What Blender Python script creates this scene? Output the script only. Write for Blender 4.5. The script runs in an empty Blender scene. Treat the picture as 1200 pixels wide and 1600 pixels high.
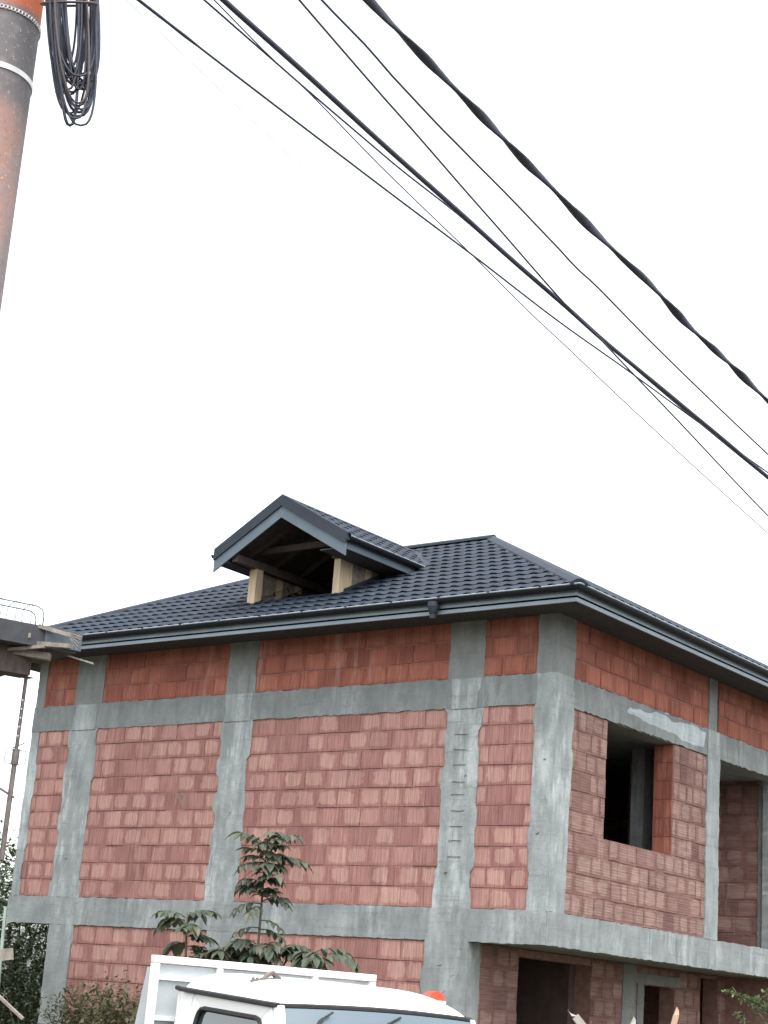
import bpy, math, random
from mathutils import Vector, Matrix, noise

# ------------------------------------------------------------------ camera, sky, sun, exposure
scene = bpy.context.scene
S = 2.95                                    # first-floor slab level above the ground
CAM = Vector((10.8956, -17.5065, S - 1.3108))
F_PX, PITCH, ROLL, YAW = 2641.7, 0.2879, 0.0765, -0.6672
FWD = Vector((math.sin(YAW)*math.cos(PITCH), math.cos(YAW)*math.cos(PITCH), math.sin(PITCH)))
_r = FWD.cross(Vector((0, 0, 1))).normalized(); _u = _r.cross(FWD)
RGT = _r*math.cos(ROLL) + _u*math.sin(ROLL)
UPV = -_r*math.sin(ROLL) + _u*math.cos(ROLL)
cd = bpy.data.cameras.new('camera'); cam = bpy.data.objects.new('camera', cd)
scene.collection.objects.link(cam); scene.camera = cam
cd.sensor_fit = 'VERTICAL'; cd.sensor_height = 36.0; cd.lens = F_PX/1600*36.0
cd.clip_start = 0.1; cd.clip_end = 3000
M = Matrix((RGT, UPV, -FWD)).transposed().to_4x4(); M.translation = CAM
cam.matrix_world = M

SUN_EL, SUN_AZ = math.radians(66), math.radians(128)      # azimuth clockwise from +Y
world = bpy.data.worlds.new('World'); scene.world = world; world.use_nodes = True
nt = world.node_tree; nt.nodes.clear()
wo = nt.nodes.new('ShaderNodeOutputWorld'); bg = nt.nodes.new('ShaderNodeBackground')
sky = nt.nodes.new('ShaderNodeTexSky'); sky.sky_type = 'NISHITA'; sky.sun_disc = False
sky.sun_elevation = SUN_EL; sky.sun_rotation = SUN_AZ; sky.dust_density = 3.0; sky.air_density = 1.2; sky.ozone_density = 1.0
hs = nt.nodes.new('ShaderNodeHueSaturation'); hs.inputs['Saturation'].default_value = 0.22
nt.links.new(sky.outputs[0], hs.inputs['Color']); nt.links.new(hs.outputs[0], bg.inputs[0])
bg.inputs[1].default_value = 0.15; nt.links.new(bg.outputs[0], wo.inputs[0])
sl = bpy.data.lights.new('sun', 'SUN'); sl.energy = 0.55; sl.angle = math.radians(45); sl.color = (1, .97, .93)
sun = bpy.data.objects.new('sun', sl); scene.collection.objects.link(sun)
sd = Vector((math.sin(SUN_AZ)*math.cos(SUN_EL), math.cos(SUN_AZ)*math.cos(SUN_EL), math.sin(SUN_EL)))
sun.rotation_euler = sd.to_track_quat('Z', 'Y').to_euler(); sun.location = (0, -10, 30)
vs = scene.view_settings; vs.view_transform = 'Standard'; vs.look = 'None'; vs.gamma = 1; vs.use_curve_mapping = False
vs.exposure = 1.68

# ------------------------------------------------------------------ helpers
COL = scene.collection
rnd = random.Random(7)
FH = Vector((FWD.x, FWD.y, 0)).normalized(); RH = FH.cross(Vector((0, 0, 1)))
def ray(px, py): return FWD + RGT*((px-600)/F_PX) - UPV*((py-800)/F_PX)
def dep(px, py, D):                         # point on a pixel's ray at horizontal depth D
    d = ray(px, py); return CAM + d*(D/d.dot(FH))
def onplane(px, py, n, p):
    d = ray(px, py); return CAM + d*((p-CAM).dot(n)/d.dot(n))

class MB:
    def __init__(s): s.v = []; s.f = []; s.uv = []; s.a = []; s.cur = 0.0
    def quad(s, pts, uv=None):
        i = len(s.v); s.v += [tuple(p) for p in pts]; s.f.append(tuple(range(i, i+len(pts))))
        s.uv.append(uv or [(0, 0)]*len(pts)); s.a.append(s.cur)
    def raw(s, vs_, fs_):
        i = len(s.v); s.v += [tuple(p) for p in vs_]
        for f in fs_:
            s.f.append(tuple(i+k for k in f)); s.uv.append([(0, 0)]*len(f)); s.a.append(s.cur)
    def hexa(s, p):                          # 8 points: bottom ring 0-3 ccw, top ring 4-7
        s.raw(p, [(3, 2, 1, 0), (4, 5, 6, 7), (0, 1, 5, 4), (1, 2, 6, 5), (2, 3, 7, 6), (3, 0, 4, 7)])
    def box(s, x0, x1, y0, y1, z0, z1):
        s.hexa([(x0, y0, z0), (x1, y0, z0), (x1, y1, z0), (x0, y1, z0), (x0, y0, z1), (x1, y0, z1), (x1, y1, z1), (x0, y1, z1)])
    def bar(s, a, b, w, h, up=Vector((0, 0, 1)), w2=None, h2=None):
        a = Vector(a); b = Vector(b); d = (b-a).normalized()
        sd_ = d.cross(up)
        if sd_.length < 1e-4: sd_ = d.cross(Vector((1, 0, 0)))
        sd_.normalize(); u = sd_.cross(d)
        w2 = w if w2 is None else w2; h2 = h if h2 is None else h2
        P = []
        for c, ww, hh in ((a, w, h), (b, w2, h2)):
            P += [c-sd_*ww/2-u*hh/2, c+sd_*ww/2-u*hh/2, c+sd_*ww/2+u*hh/2, c-sd_*ww/2+u*hh/2]
        s.hexa(P)
    def tube(s, pts, r, n=6, caps=True, closed=False):
        pts = [Vector(p) for p in pts]; m = len(pts)
        rr = r if isinstance(r, (list, tuple)) else [r]*m
        V = []; prev = None
        for i, p in enumerate(pts):
            if closed: t = pts[(i+1) % m]-pts[i-1]
            else: t = pts[min(i+1, m-1)]-pts[max(i-1, 0)]
            t.normalize()
            if prev is None:
                ref = Vector((0, 0, 1)) if abs(t.z) < .9 else Vector((1, 0, 0))
                nrm = (ref - t*ref.dot(t)).normalized()
            else: nrm = (prev - t*prev.dot(t)).normalized()
            prev = nrm; b = t.cross(nrm)
            for k in range(n):
                a = 2*math.pi*k/n; V.append(p + (nrm*math.cos(a)+b*math.sin(a))*rr[i])
        fs = []
        for i in range(m if closed else m-1):
            j = (i+1) % m
            for k in range(n): fs.append((i*n+k, i*n+(k+1) % n, j*n+(k+1) % n, j*n+k))
        if caps and not closed: fs += [tuple(range(n-1, -1, -1)), tuple((m-1)*n+k for k in range(n))]
        s.raw(V, fs)
    def lathe(s, prof, n=24, origin=(0, 0, 0)):
        ox, oy, oz = origin; V = []; fs = []
        for r, z in prof:
            for k in range(n):
                a = 2*math.pi*k/n; V.append((ox+r*math.cos(a), oy+r*math.sin(a), oz+z))
        for i in range(len(prof)-1):
            for k in range(n): fs.append((i*n+k, i*n+(k+1) % n, (i+1)*n+(k+1) % n, (i+1)*n+k))
        s.raw(V, fs)
    def mesh(s, name, mat, smooth=False):
        me = bpy.data.meshes.new(name); me.from_pydata(s.v, [], s.f); me.update()
        uvl = me.uv_layers.new(name='UVMap'); k = 0
        flat = []
        for u in s.uv:
            for c in u: flat += [c[0], c[1]]
        uvl.data.foreach_set('uv', flat)
        at = me.attributes.new('rnd', 'FLOAT', 'FACE'); at.data.foreach_set('value', s.a)
        me.materials.append(mat)
        if smooth: me.polygons.foreach_set('use_smooth', [True]*len(me.polygons))
        return me
    def build(s, name, mat, parent=None, smooth=False, kind=None, label=None):
        o = bpy.data.objects.new(name, s.mesh(name, mat, smooth)); COL.objects.link(o)
        if parent:
            o.parent = parent
            o.matrix_parent_inverse = parent.matrix_basis.inverted() if parent.parent is None else Matrix()
        if kind: o['kind'] = kind
        if label: o['label'] = label
        return o
def thing(name, label, cat, loc=(0, 0, 0), group=None):
    o = bpy.data.objects.new(name, None); COL.objects.link(o); o.location = loc; o.empty_display_size = .3
    tag(o, label, cat, group); return o
def tag(o, label, cat, group=None):
    o['label'] = label; o['category'] = cat
    if group: o['group'] = group
    return o

# ------------------------------------------------------------------ materials
def mat(name, rough=.8, metallic=0., spec=None):
    m = bpy.data.materials.new(name); m.use_nodes = True
    b = m.node_tree.nodes['Principled BSDF']; b.inputs['Roughness'].default_value = rough
    b.inputs['Metallic'].default_value = metallic
    if spec is not None: b.inputs['Specular IOR Level'].default_value = spec
    return m, m.node_tree, b
def N(t, typ, **kw):
    n = t.nodes.new(typ)
    for k, v in kw.items():
        if k in n.inputs: n.inputs[k].default_value = v
        else: setattr(n, k, v)
    return n
def math_(t, op, a, b=None, clamp=False):
    n = t.nodes.new('ShaderNodeMath'); n.operation = op; n.use_clamp = clamp
    for i, x in enumerate((a, b)):
        if x is None: continue
        if isinstance(x, (int, float)): n.inputs[i].default_value = x
        else: t.links.new(x, n.inputs[i])
    return n.outputs[0]
def mix(t, fac, a, b, mode='MIX'):
    n = t.nodes.new('ShaderNodeMix'); n.data_type = 'RGBA'; n.blend_type = mode
    for i, x in ((0, fac), (6, a), (7, b)):
        if isinstance(x, (int, float)): n.inputs[i].default_value = x
        elif isinstance(x, tuple): n.inputs[i].default_value = (*x, 1)
        else: t.links.new(x, n.inputs[i])
    return n.outputs[2]
def ramp(t, fac, stops):
    n = t.nodes.new('ShaderNodeValToRGB'); t.links.new(fac, n.inputs[0]); e = n.color_ramp.elements
    while len(e) < len(stops): e.new(.5)
    for k, (p, c) in enumerate(stops):
        e[k].position = p; e[k].color = (*c, 1) if len(c) == 3 else c
    return n.outputs[0]
def rampv(t, fac, lo, hi):                     # 0..1 between lo and hi
    n = t.nodes.new('ShaderNodeMapRange'); t.links.new(fac, n.inputs[0]); n.interpolation_type = 'SMOOTHSTEP'
    n.inputs[1].default_value = lo; n.inputs[2].default_value = hi; return n.outputs[0]
def pos(t, scale=(1, 1, 1)):
    g = t.nodes.new('ShaderNodeNewGeometry'); m = t.nodes.new('ShaderNodeVectorMath'); m.operation = 'MULTIPLY'
    t.links.new(g.outputs['Position'], m.inputs[0]); m.inputs[1].default_value = scale; return m.outputs[0]
def objc(t, scale=(1, 1, 1)):
    g = t.nodes.new('ShaderNodeTexCoord'); m = t.nodes.new('ShaderNodeVectorMath'); m.operation = 'MULTIPLY'
    t.links.new(g.outputs['Object'], m.inputs[0]); m.inputs[1].default_value = scale; return m.outputs[0]
def nz(t, vec, scale, detail=4, rough=.55):
    n = t.nodes.new('ShaderNodeTexNoise'); n.inputs['Scale'].default_value = scale
    n.inputs['Detail'].default_value = detail; n.inputs['Roughness'].default_value = rough
    t.links.new(vec, n.inputs['Vector']); return n.outputs['Fac']
def bump(t, b, h, strength=.3, dist=.01):
    n = t.nodes.new('ShaderNodeBump'); n.inputs['Strength'].default_value = strength; n.inputs['Distance'].default_value = dist
    t.links.new(h, n.inputs['Height']); t.links.new(n.outputs[0], b.inputs['Normal'])
def noisy(name, c1, c2, scale=6, rough=.8, bstr=.2, bdist=.004, metallic=0., sc=(1, 1, 1), spec=None, local=False):
    m, t, b = mat(name, rough, metallic, spec)
    p = objc(t, sc) if local else pos(t, sc)
    f = nz(t, p, scale, 6)
    t.links.new(ramp(t, f, [(.3, c1), (.7, c2)]), b.inputs['Base Color'])
    if bstr: bump(t, b, nz(t, p, scale*6, 4), bstr, bdist)
    return m

def brick_mat(name, cols, patch, patch_amt, groove_axis, groove_n, smear, stain):
    m, t, b = mat(name, .92, 0, .2)
    uv = N(t, 'ShaderNodeUVMap'); sp = N(t, 'ShaderNodeSeparateXYZ'); t.links.new(uv.outputs[0], sp.inputs[0])
    oi = N(t, 'ShaderNodeObjectInfo'); at = N(t, 'ShaderNodeAttribute', attribute_name='rnd')
    r = math_(t, 'FRACT', math_(t, 'ADD', oi.outputs['Random'], at.outputs['Fac']))
    r2 = math_(t, 'FRACT', math_(t, 'MULTIPLY', r, 7.31)); r3 = math_(t, 'FRACT', math_(t, 'MULTIPLY', r, 13.77))
    p = pos(t)
    base = ramp(t, r, cols)
    n1 = nz(t, p, 9, 5); n2 = nz(t, p, 1.1, 5)
    # rounded pale centre of the block face, its edges smeared with laying mortar
    ou = math_(t, 'MULTIPLY', math_(t, 'SUBTRACT', r3, .5), .30)
    du = math_(t, 'ABSOLUTE', math_(t, 'ADD', math_(t, 'SUBTRACT', sp.outputs[0], .5), ou))
    dv = math_(t, 'ABSOLUTE', math_(t, 'SUBTRACT', sp.outputs[1], .54))
    dd = math_(t, 'POWER', math_(t, 'ADD', math_(t, 'POWER', du, 5.), math_(t, 'POWER', dv, 5.)), .2)
    dd = math_(t, 'ADD', dd, math_(t, 'MULTIPLY', math_(t, 'SUBTRACT', n1, .5), .42))
    mask = rampv(t, dd, .42, .33)
    mask = math_(t, 'MULTIPLY', mask, rampv(t, r2, .15, .6)); mask = math_(t, 'MULTIPLY', mask, patch_amt)
    c = mix(t, mask, base, patch)
    edge = math_(t, 'MULTIPLY', rampv(t, math_(t, 'ADD', dd, math_(t, 'MULTIPLY', r3, .06)), .36, .5), .6)
    c = mix(t, edge, c, smear)
    # grooves of the extruded clay
    g = math_(t, 'SINE', math_(t, 'MULTIPLY', sp.outputs[groove_axis], 6.2832*groove_n))
    lines = nz(t, pos(t, (1, 1, .06) if groove_axis == 0 else (.08, .08, 1)), 38, 2, .6)
    k = math_(t, 'ADD', math_(t, 'MULTIPLY', g, .05), math_(t, 'MULTIPLY', math_(t, 'SUBTRACT', lines, .5), 1.15))
    kk = N(t, 'ShaderNodeCombineColor'); v = math_(t, 'ADD', k, 1.0)
    for i in range(3): t.links.new(v, kk.inputs[i])
    c = mix(t, 1.0, c, kk.outputs[0], 'MULTIPLY')
    c = mix(t, math_(t, 'MULTIPLY', rampv(t, n2, .42, .72), .55), c, stain, 'MULTIPLY')
    drip = nz(t, pos(t, (2.2, 2.2, .35)), 1.6, 6, .65)
    c = mix(t, math_(t, 'MULTIPLY', rampv(t, drip, .56, .72), .28), c, (.62, .44, .38))
    t.links.new(c, b.inputs['Base Color'])
    h = math_(t, 'ADD', math_(t, 'MULTIPLY', g, .5), math_(t, 'MULTIPLY', nz(t, p, 60, 3), .8))
    bump(t, b, h, .5, .003)
    return m
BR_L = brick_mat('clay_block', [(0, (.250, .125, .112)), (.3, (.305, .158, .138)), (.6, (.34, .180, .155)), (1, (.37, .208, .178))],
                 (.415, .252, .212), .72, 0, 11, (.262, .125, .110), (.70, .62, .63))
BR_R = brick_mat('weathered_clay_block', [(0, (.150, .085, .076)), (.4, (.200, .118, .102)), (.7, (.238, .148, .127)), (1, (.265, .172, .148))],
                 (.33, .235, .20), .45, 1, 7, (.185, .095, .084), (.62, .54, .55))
BR_N = brick_mat('fresh_clay_block', [(0, (.215, .078, .056)), (.5, (.285, .102, .071)), (1, (.335, .128, .09))],
                 (.34, .15, .105), .35, 0, 11, (.245, .086, .062), (.72, .62, .60))  # fresh orange clay, darkened further to carry the eave shade
MORTAR = noisy('mortar', (.19, .10, .085), (.28, .17, .145), 12, .95, .4)

def concrete(name, a, b_, pale, amt=.5, boards=True):
    m, t, b = mat(name, .9, 0, .25)
    p = pos(t)
    n1 = nz(t, p, 2.3, 6, .6); n2 = nz(t, pos(t, (4.5, 4.5, .8)), 2.0, 6, .65); n3 = nz(t, p, 26, 4, .6); n4 = nz(t, pos(t, (1, 1, .6)), 1.3, 7, .68)
    c = ramp(t, math_(t, 'ADD', math_(t, 'MULTIPLY', n1, .55), math_(t, 'MULTIPLY', n2, .45)), [(.36, a), (.62, b_)])
    c = mix(t, math_(t, 'MULTIPLY', math_(t, 'MULTIPLY', rampv(t, n4, .47, .64), rampv(t, n2, .35, .6)), amt), c, pale)
    c = mix(t, math_(t, 'MULTIPLY', rampv(t, n3, .55, .75), .35), c, tuple(x*.62 for x in a))
    w = nz(t, pos(t, (.5, .5, 9)), 2.2, 3, .5)
    c = mix(t, math_(t, 'MULTIPLY', rampv(t, w, .60, .68), .22), c, tuple(x*.6 for x in a))
    pit = N(t, 'ShaderNodeTexVoronoi', Scale=34.0); t.links.new(p, pit.inputs['Vector'])
    pm = math_(t, 'MULTIPLY', rampv(t, pit.outputs['Distance'], .17, .08), rampv(t, n1, .5, .62))
    c = mix(t, pm, c, tuple(x*.4 for x in a))
    t.links.new(c, b.inputs['Base Color'])
    h = math_(t, 'ADD', math_(t, 'ADD', math_(t, 'MULTIPLY', n3, .5), math_(t, 'MULTIPLY', n2, .6)), math_(t, 'MULTIPLY', w, .4))
    h = math_(t, 'SUBTRACT', h, math_(t, 'MULTIPLY', pm, .4))
    bump(t, b, h, .55, .012)
    return m
CONC = concrete('cast_concrete', (.165, .183, .182), (.270, .295, .292), (.41, .445, .445), .65)
CONC_D = concrete('grey_green_concrete', (.150, .160, .155), (.225, .238, .230), (.30, .318, .31), .45)
CONC_P = concrete('pale_concrete', (.30, .345, .355), (.42, .47, .485), (.52, .57, .585), .6)
CONC_C = concrete('pale_streaked_concrete', (.185, .205, .203), (.30, .33, .327), (.47, .505, .505), .85)
CONC_B = concrete('dark_band_concrete', (.140, .153, .150), (.225, .243, .238), (.34, .365, .36), .4)
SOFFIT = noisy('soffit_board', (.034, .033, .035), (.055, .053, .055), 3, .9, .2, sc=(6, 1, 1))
def tile_mat():
    m, t, b = mat('roof_tile', .42, 0, .5)
    p = pos(t); oi = N(t, 'ShaderNodeObjectInfo')
    c = ramp(t, nz(t, p, 5, 5), [(.3, (.008, .0145, .026)), (.7, (.016, .026, .042))])
    v = math_(t, 'ADD', math_(t, 'MULTIPLY', oi.outputs['Random'], .5), .78)
    kk = N(t, 'ShaderNodeCombineColor')
    for i in range(3): t.links.new(v, kk.inputs[i])
    c = mix(t, 1., c, kk.outputs[0], 'MULTIPLY')
    t.links.new(c, b.inputs['Base Color'])
    b.inputs['Roughness'].default_value = .6; b.inputs['Specular IOR Level'].default_value = .35
    bump(t, b, nz(t, p, 240, 2), .25, .002)
    return m
TILE = tile_mat()
TRIM_D = noisy('dark_trim', (.018, .025, .036), (.028, .037, .050), 4, .58, .05, spec=.3)
TRIM_L = noisy('slate_trim', (.085, .115, .140), (.115, .150, .178), 3, .55, .05, spec=.35)
FASCIA = noisy('lightened_slate_trim', (.185, .23, .27), (.225, .275, .315), 3, .5, .05)  # same coated metal as the slate trim, lightened to offset gutter shade
LIP = noisy('lip_highlight', (.24, .28, .32), (.32, .36, .40), 4, .45, .0)  # pale colour paints the highlight along the gutter lip
GUTTER = noisy('gutter_metal', (.007, .009, .013), (.013, .016, .021), 4, .5, .05, spec=.2)
WOOD = noisy('new_timber', (.44, .34, .22), (.62, .50, .34), 3, .75, .3, sc=(9, 9, .8))
WOODG = noisy('weathered_timber', (.15, .13, .112), (.29, .255, .22), 3, .85, .4, sc=(4, 4, 4))
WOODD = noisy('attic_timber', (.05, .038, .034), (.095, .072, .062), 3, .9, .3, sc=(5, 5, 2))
BLOND = noisy('broken_lath', (.23, .21, .185), (.38, .35, .31), 4, .8, .3, sc=(6, 6, 1))
STEEL = noisy('prop_steel', (.10, .085, .078), (.19, .16, .145), 8, .6, .2, metallic=.3)
REBAR = noisy('rebar_steel', (.11, .14, .15), (.20, .22, .22), 20, .55, .2, metallic=.4)
GALV = noisy('band_steel', (.68, .68, .69), (.82, .82, .82), 10, .4, .1, metallic=.2)
CABLE = noisy('cable_sheath', (.036, .040, .056), (.058, .063, .084), 30, .6, .1, spec=.3)
CABLE_R = noisy('faded_cable_sheath', (.05, .035, .036), (.085, .058, .055), 12, .55, .1)
LADDER = noisy('pale_green_paint', (.11, .16, .13), (.19, .25, .21), 6, .6, .1)
RUBBER = noisy('black_rubber', (.012, .012, .013), (.025, .025, .026), 20, .7, .1)
CHROME = noisy('dull_chrome', (.5, .5, .5), (.65, .65, .65), 6, .25, .05, metallic=.9)
def paint():
    m, t, b = mat('white_truck_paint', .35, 0, .5)
    p = objc(t); n1 = nz(t, p, 3, 6); n2 = nz(t, p, 14, 6, .7)
    c = ramp(t, n1, [(.3, (.76, .77, .76)), (.7, (.82, .82, .81))])
    c = mix(t, math_(t, 'MULTIPLY', rampv(t, n2, .64, .74), .35), c, (.52, .47, .40))
    t.links.new(c, b.inputs['Base Color']); return m
PAINT = paint()
def rusty():
    m, t, b = mat('rusting_white_frame', .5, 0, .4)
    p = objc(t); n2 = nz(t, p, 9, 8, .72)
    c = mix(t, rampv(t, n2, .60, .68), (.78, .78, .77), (.36, .20, .12))
    t.links.new(c, b.inputs['Base Color']); return m
RACK = rusty()
PANEL = noisy('grey_white_sheet', (.34, .37, .39), (.46, .49, .50), 3, .6, .1, local=True)  # grey-white with a slight blue cast
def glass(name, base_rgb):
    m, t, b = mat(name, .04, 0, .5)
    b.inputs['Base Color'].default_value = (*base_rgb, 1); b.inputs['Coat Weight'].default_value = 1.0
    b.inputs['Coat Roughness'].default_value = .03; b.inputs['IOR'].default_value = 1.5
    return m
GLASS = glass('windscreen_glass', (.085, .125, .15)); GLASS_S = glass('side_glass', (.030, .045, .05))  # windscreen base made bluer and lighter to paint in reflected sky
LAMP = noisy('orange_lens', (.55, .06, .03), (.65, .09, .045), 5, .3, .05)
HEADL = noisy('headlamp_glass', (.6, .62, .64), (.75, .77, .78), 5, .15, .0)
ORANGE_Z = dep(-22, 42, 6.8).z; GREY_Z = dep(-22, 175, 6.8).z  # heights where the shaft colour turns orange and grey
def pole_mat():
    m, t, b = mat('orange_grey_concrete_pole', .85, 0, .3)
    p = objc(t)
    n1 = nz(t, objc(t, (1, 1, .5)), 3.0, 5, .6); n2 = nz(t, p, 22, 5, .65); n3 = nz(t, p, 70, 2)
    c = ramp(t, n1, [(.36, (.19, .178, .178)), (.47, (.27, .21, .20)), (.58, (.34, .215, .185)), (.72, (.38, .20, .145))])
    zz = N(t, 'ShaderNodeSeparateXYZ'); t.links.new(objc(t), zz.inputs[0])
    c = mix(t, math_(t, 'MULTIPLY', rampv(t, math_(t, 'ADD', zz.outputs[2], math_(t, 'MULTIPLY', n2, .1)), GREY_Z-.02, GREY_Z+.10), .85), c, (.145, .145, .155))
    c = mix(t, math_(t, 'MULTIPLY', rampv(t, zz.outputs[2], ORANGE_Z, ORANGE_Z+.08), rampv(t, n1, .30, .40)), c, (.56, .15, .065))
    c = mix(t, math_(t, 'MULTIPLY', rampv(t, n2, .5, .7), .5), c, (.30, .27, .26))
    c = mix(t, math_(t, 'MULTIPLY', rampv(t, n3, .66, .72), .6), c, (.66, .60, .55))
    c = mix(t, math_(t, 'MULTIPLY', rampv(t, n3, .34, .28), .5), c, (.12, .09, .08))
    t.links.new(c, b.inputs['Base Color']); bump(t, b, n2, .6, .006); return m
POLE = pole_mat()
SLEEVE = noisy('grey_sleeve', (.17, .175, .185), (.27, .275, .285), 9, .8, .4, local=True)
def leaf_mat(name, c1, c2, c3):
    m, t, b = mat(name, .5, 0, .4)
    oi = N(t, 'ShaderNodeObjectInfo'); at = N(t, 'ShaderNodeAttribute', attribute_name='rnd')
    r = math_(t, 'FRACT', math_(t, 'ADD', oi.outputs['Random'], at.outputs['Fac']))
    t.links.new(ramp(t, r, [(0, c1), (.55, c2), (1, c3)]), b.inputs['Base Color'])
    tr = N(t, 'ShaderNodeBsdfTranslucent'); ms = N(t, 'ShaderNodeMixShader'); ms.inputs[0].default_value = .25
    rc = b.inputs['Base Color'].links[0].from_socket; t.links.new(rc, tr.inputs['Color'])
    t.links.new(b.outputs[0], ms.inputs[1]); t.links.new(tr.outputs[0], ms.inputs[2]); t.links.new(ms.outputs[0], t.nodes['Material Output'].inputs[0])
    return m
LEAF = leaf_mat('walnut_leaf', (.045, .062, .040), (.075, .095, .060), (.13, .125, .085))
LEAF_B = leaf_mat('shrub_leaf', (.028, .045, .025), (.05, .075, .035), (.10, .13, .055))
LEAF_F = leaf_mat('fresh_leaf', (.075, .12, .05), (.12, .18, .08), (.22, .28, .13))
LEAF_W = leaf_mat('weed_leaf', (.05, .065, .03), (.085, .09, .045), (.15, .13, .07))
PETAL = noisy('white_petal', (.7, .7, .68), (.8, .8, .78), 5, .7, 0)
STEM = noisy('green_bark', (.07, .06, .04), (.12, .10, .065), 14, .8, .3)
def ground_mat():
    m, t, b = mat('ground', .95, 0, .2)
    p = pos(t); n1 = nz(t, p, .35, 7, .65); n2 = nz(t, p, 5, 6)
    c = mix(t, rampv(t, n1, .42, .58), (.06, .07, .033), (.125, .10, .075))
    c = mix(t, math_(t, 'MULTIPLY', n2, .4), c, (.10, .085, .06))
    t.links.new(c, b.inputs['Base Color']); bump(t, b, n2, .6, .03); return m
GROUND = ground_mat()
ROAD = noisy('asphalt', (.04, .04, .042), (.07, .068, .066), 12, .9, .5)

# ------------------------------------------------------------------ ground
g = MB(); n = 60; W_ = 900.0
def gz(x, y):
    r = math.hypot(x, y)
    return -.03 if r < 45 else min(6, (r-45)*.02)*noise.noise(Vector((x*.01, y*.01, 3)))-.03
xs = [math.copysign(abs(i/(n/2))**2.2, i)*W_ for i in range(-n//2, n//2+1)]
V = [(x, y, gz(x, y)) for y in xs for x in xs]
g.raw(V, [(j*(n+1)+i, j*(n+1)+i+1, (j+1)*(n+1)+i+1, (j+1)*(n+1)+i) for j in range(n) for i in range(n)])
o = g.build('ground', GROUND); o['kind'] = 'structure'
g = MB(); g.box(6.6, 13.0, -60, 80, -.05, .004); o = g.build('street', ROAD); o['kind'] = 'structure'

# ------------------------------------------------------------------ the house
house = thing('brick_house', 'two-storey unfinished red brick house with grey concrete frame and dark tiled hip roof', 'house', (0, 0, 0))
RC = random.Random(11)
def jag(a): return RC.uniform(-a, a)

class Wall:
    """a facade plane: origin, horizontal direction e, outward normal n"""
    def __init__(s, o, e, n, rz): s.o = Vector(o); s.e = Vector(e); s.n = Vector(n); s.rz = rz
    def p(s, u, d, z): return s.o + s.e*u + s.n*d + Vector((0, 0, z))       # d outward
LW = Wall((0, 0, 0), (1, 0, 0), (0, -1, 0), 0)                   # front: u = x
RW = Wall((0, 0, 0), (0, 1, 0), (1, 0, 0), math.pi/2)            # side: u = y
GW = Wall((-1.08, 0, 0), (0, 1, 0), (1, 0, 0), math.pi/2)        # set-back ground floor side
IW = Wall((-1.15, 0, 0), (0, 1, 0), (1, 0, 0), math.pi/2)        # loggia back wall

def unit_brick():
    b = MB(); c = .014; d = .05; ch = .005
    o4 = [(0, 0), (1, 0), (1, 1), (0, 1)]; i4 = [(c, c), (1-c, c), (1-c, 1-c), (c, 1-c)]
    b.quad([(x, 0, z) for x, z in i4], [(x, z) for x, z in i4])
    for k in range(4):
        a, e = o4[k], o4[(k+1) % 4]; f, g_ = i4[k], i4[(k+1) % 4]
        b.quad([(a[0], ch, a[1]), (e[0], ch, e[1]), (g_[0], 0, g_[1]), (f[0], 0, f[1])], [a, e, g_, f])
        b.quad([(a[0], d, a[1]), (e[0], d, e[1]), (e[0], ch, e[1]), (a[0], ch, a[1])], [a, e, e, a])
    return b
UB = unit_brick()
_bm = {}
def brick_mesh(m):
    if m.name not in _bm: _bm[m.name] = UB.mesh('brick', m)
    return _bm[m.name]
rest = {}
def put_brick(wall, u, z, w, h, m, parent, single, proud):
    if single:
        o_ = bpy.data.objects.new('brick', brick_mesh(m)); COL.objects.link(o_)
        o_.location = wall.p(u, proud, z); o_.rotation_euler = (RC.uniform(-.010, .010), RC.uniform(-.012, .012), wall.rz+RC.uniform(-.010, .010))
        o_.scale = (w, 1, h); o_.parent = parent
    else:
        b = rest.setdefault(m.name, (MB(), m))[0]; b.cur = RC.random()
        tilt = RC.uniform(-.003, .003)
        for f, uvs in zip(UB.f, UB.uv):
            b.quad([wall.p(u+UB.v[i][0]*w, proud-UB.v[i][1]+tilt*(UB.v[i][0]-.5), z+UB.v[i][2]*h) for i in f], uvs)
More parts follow.
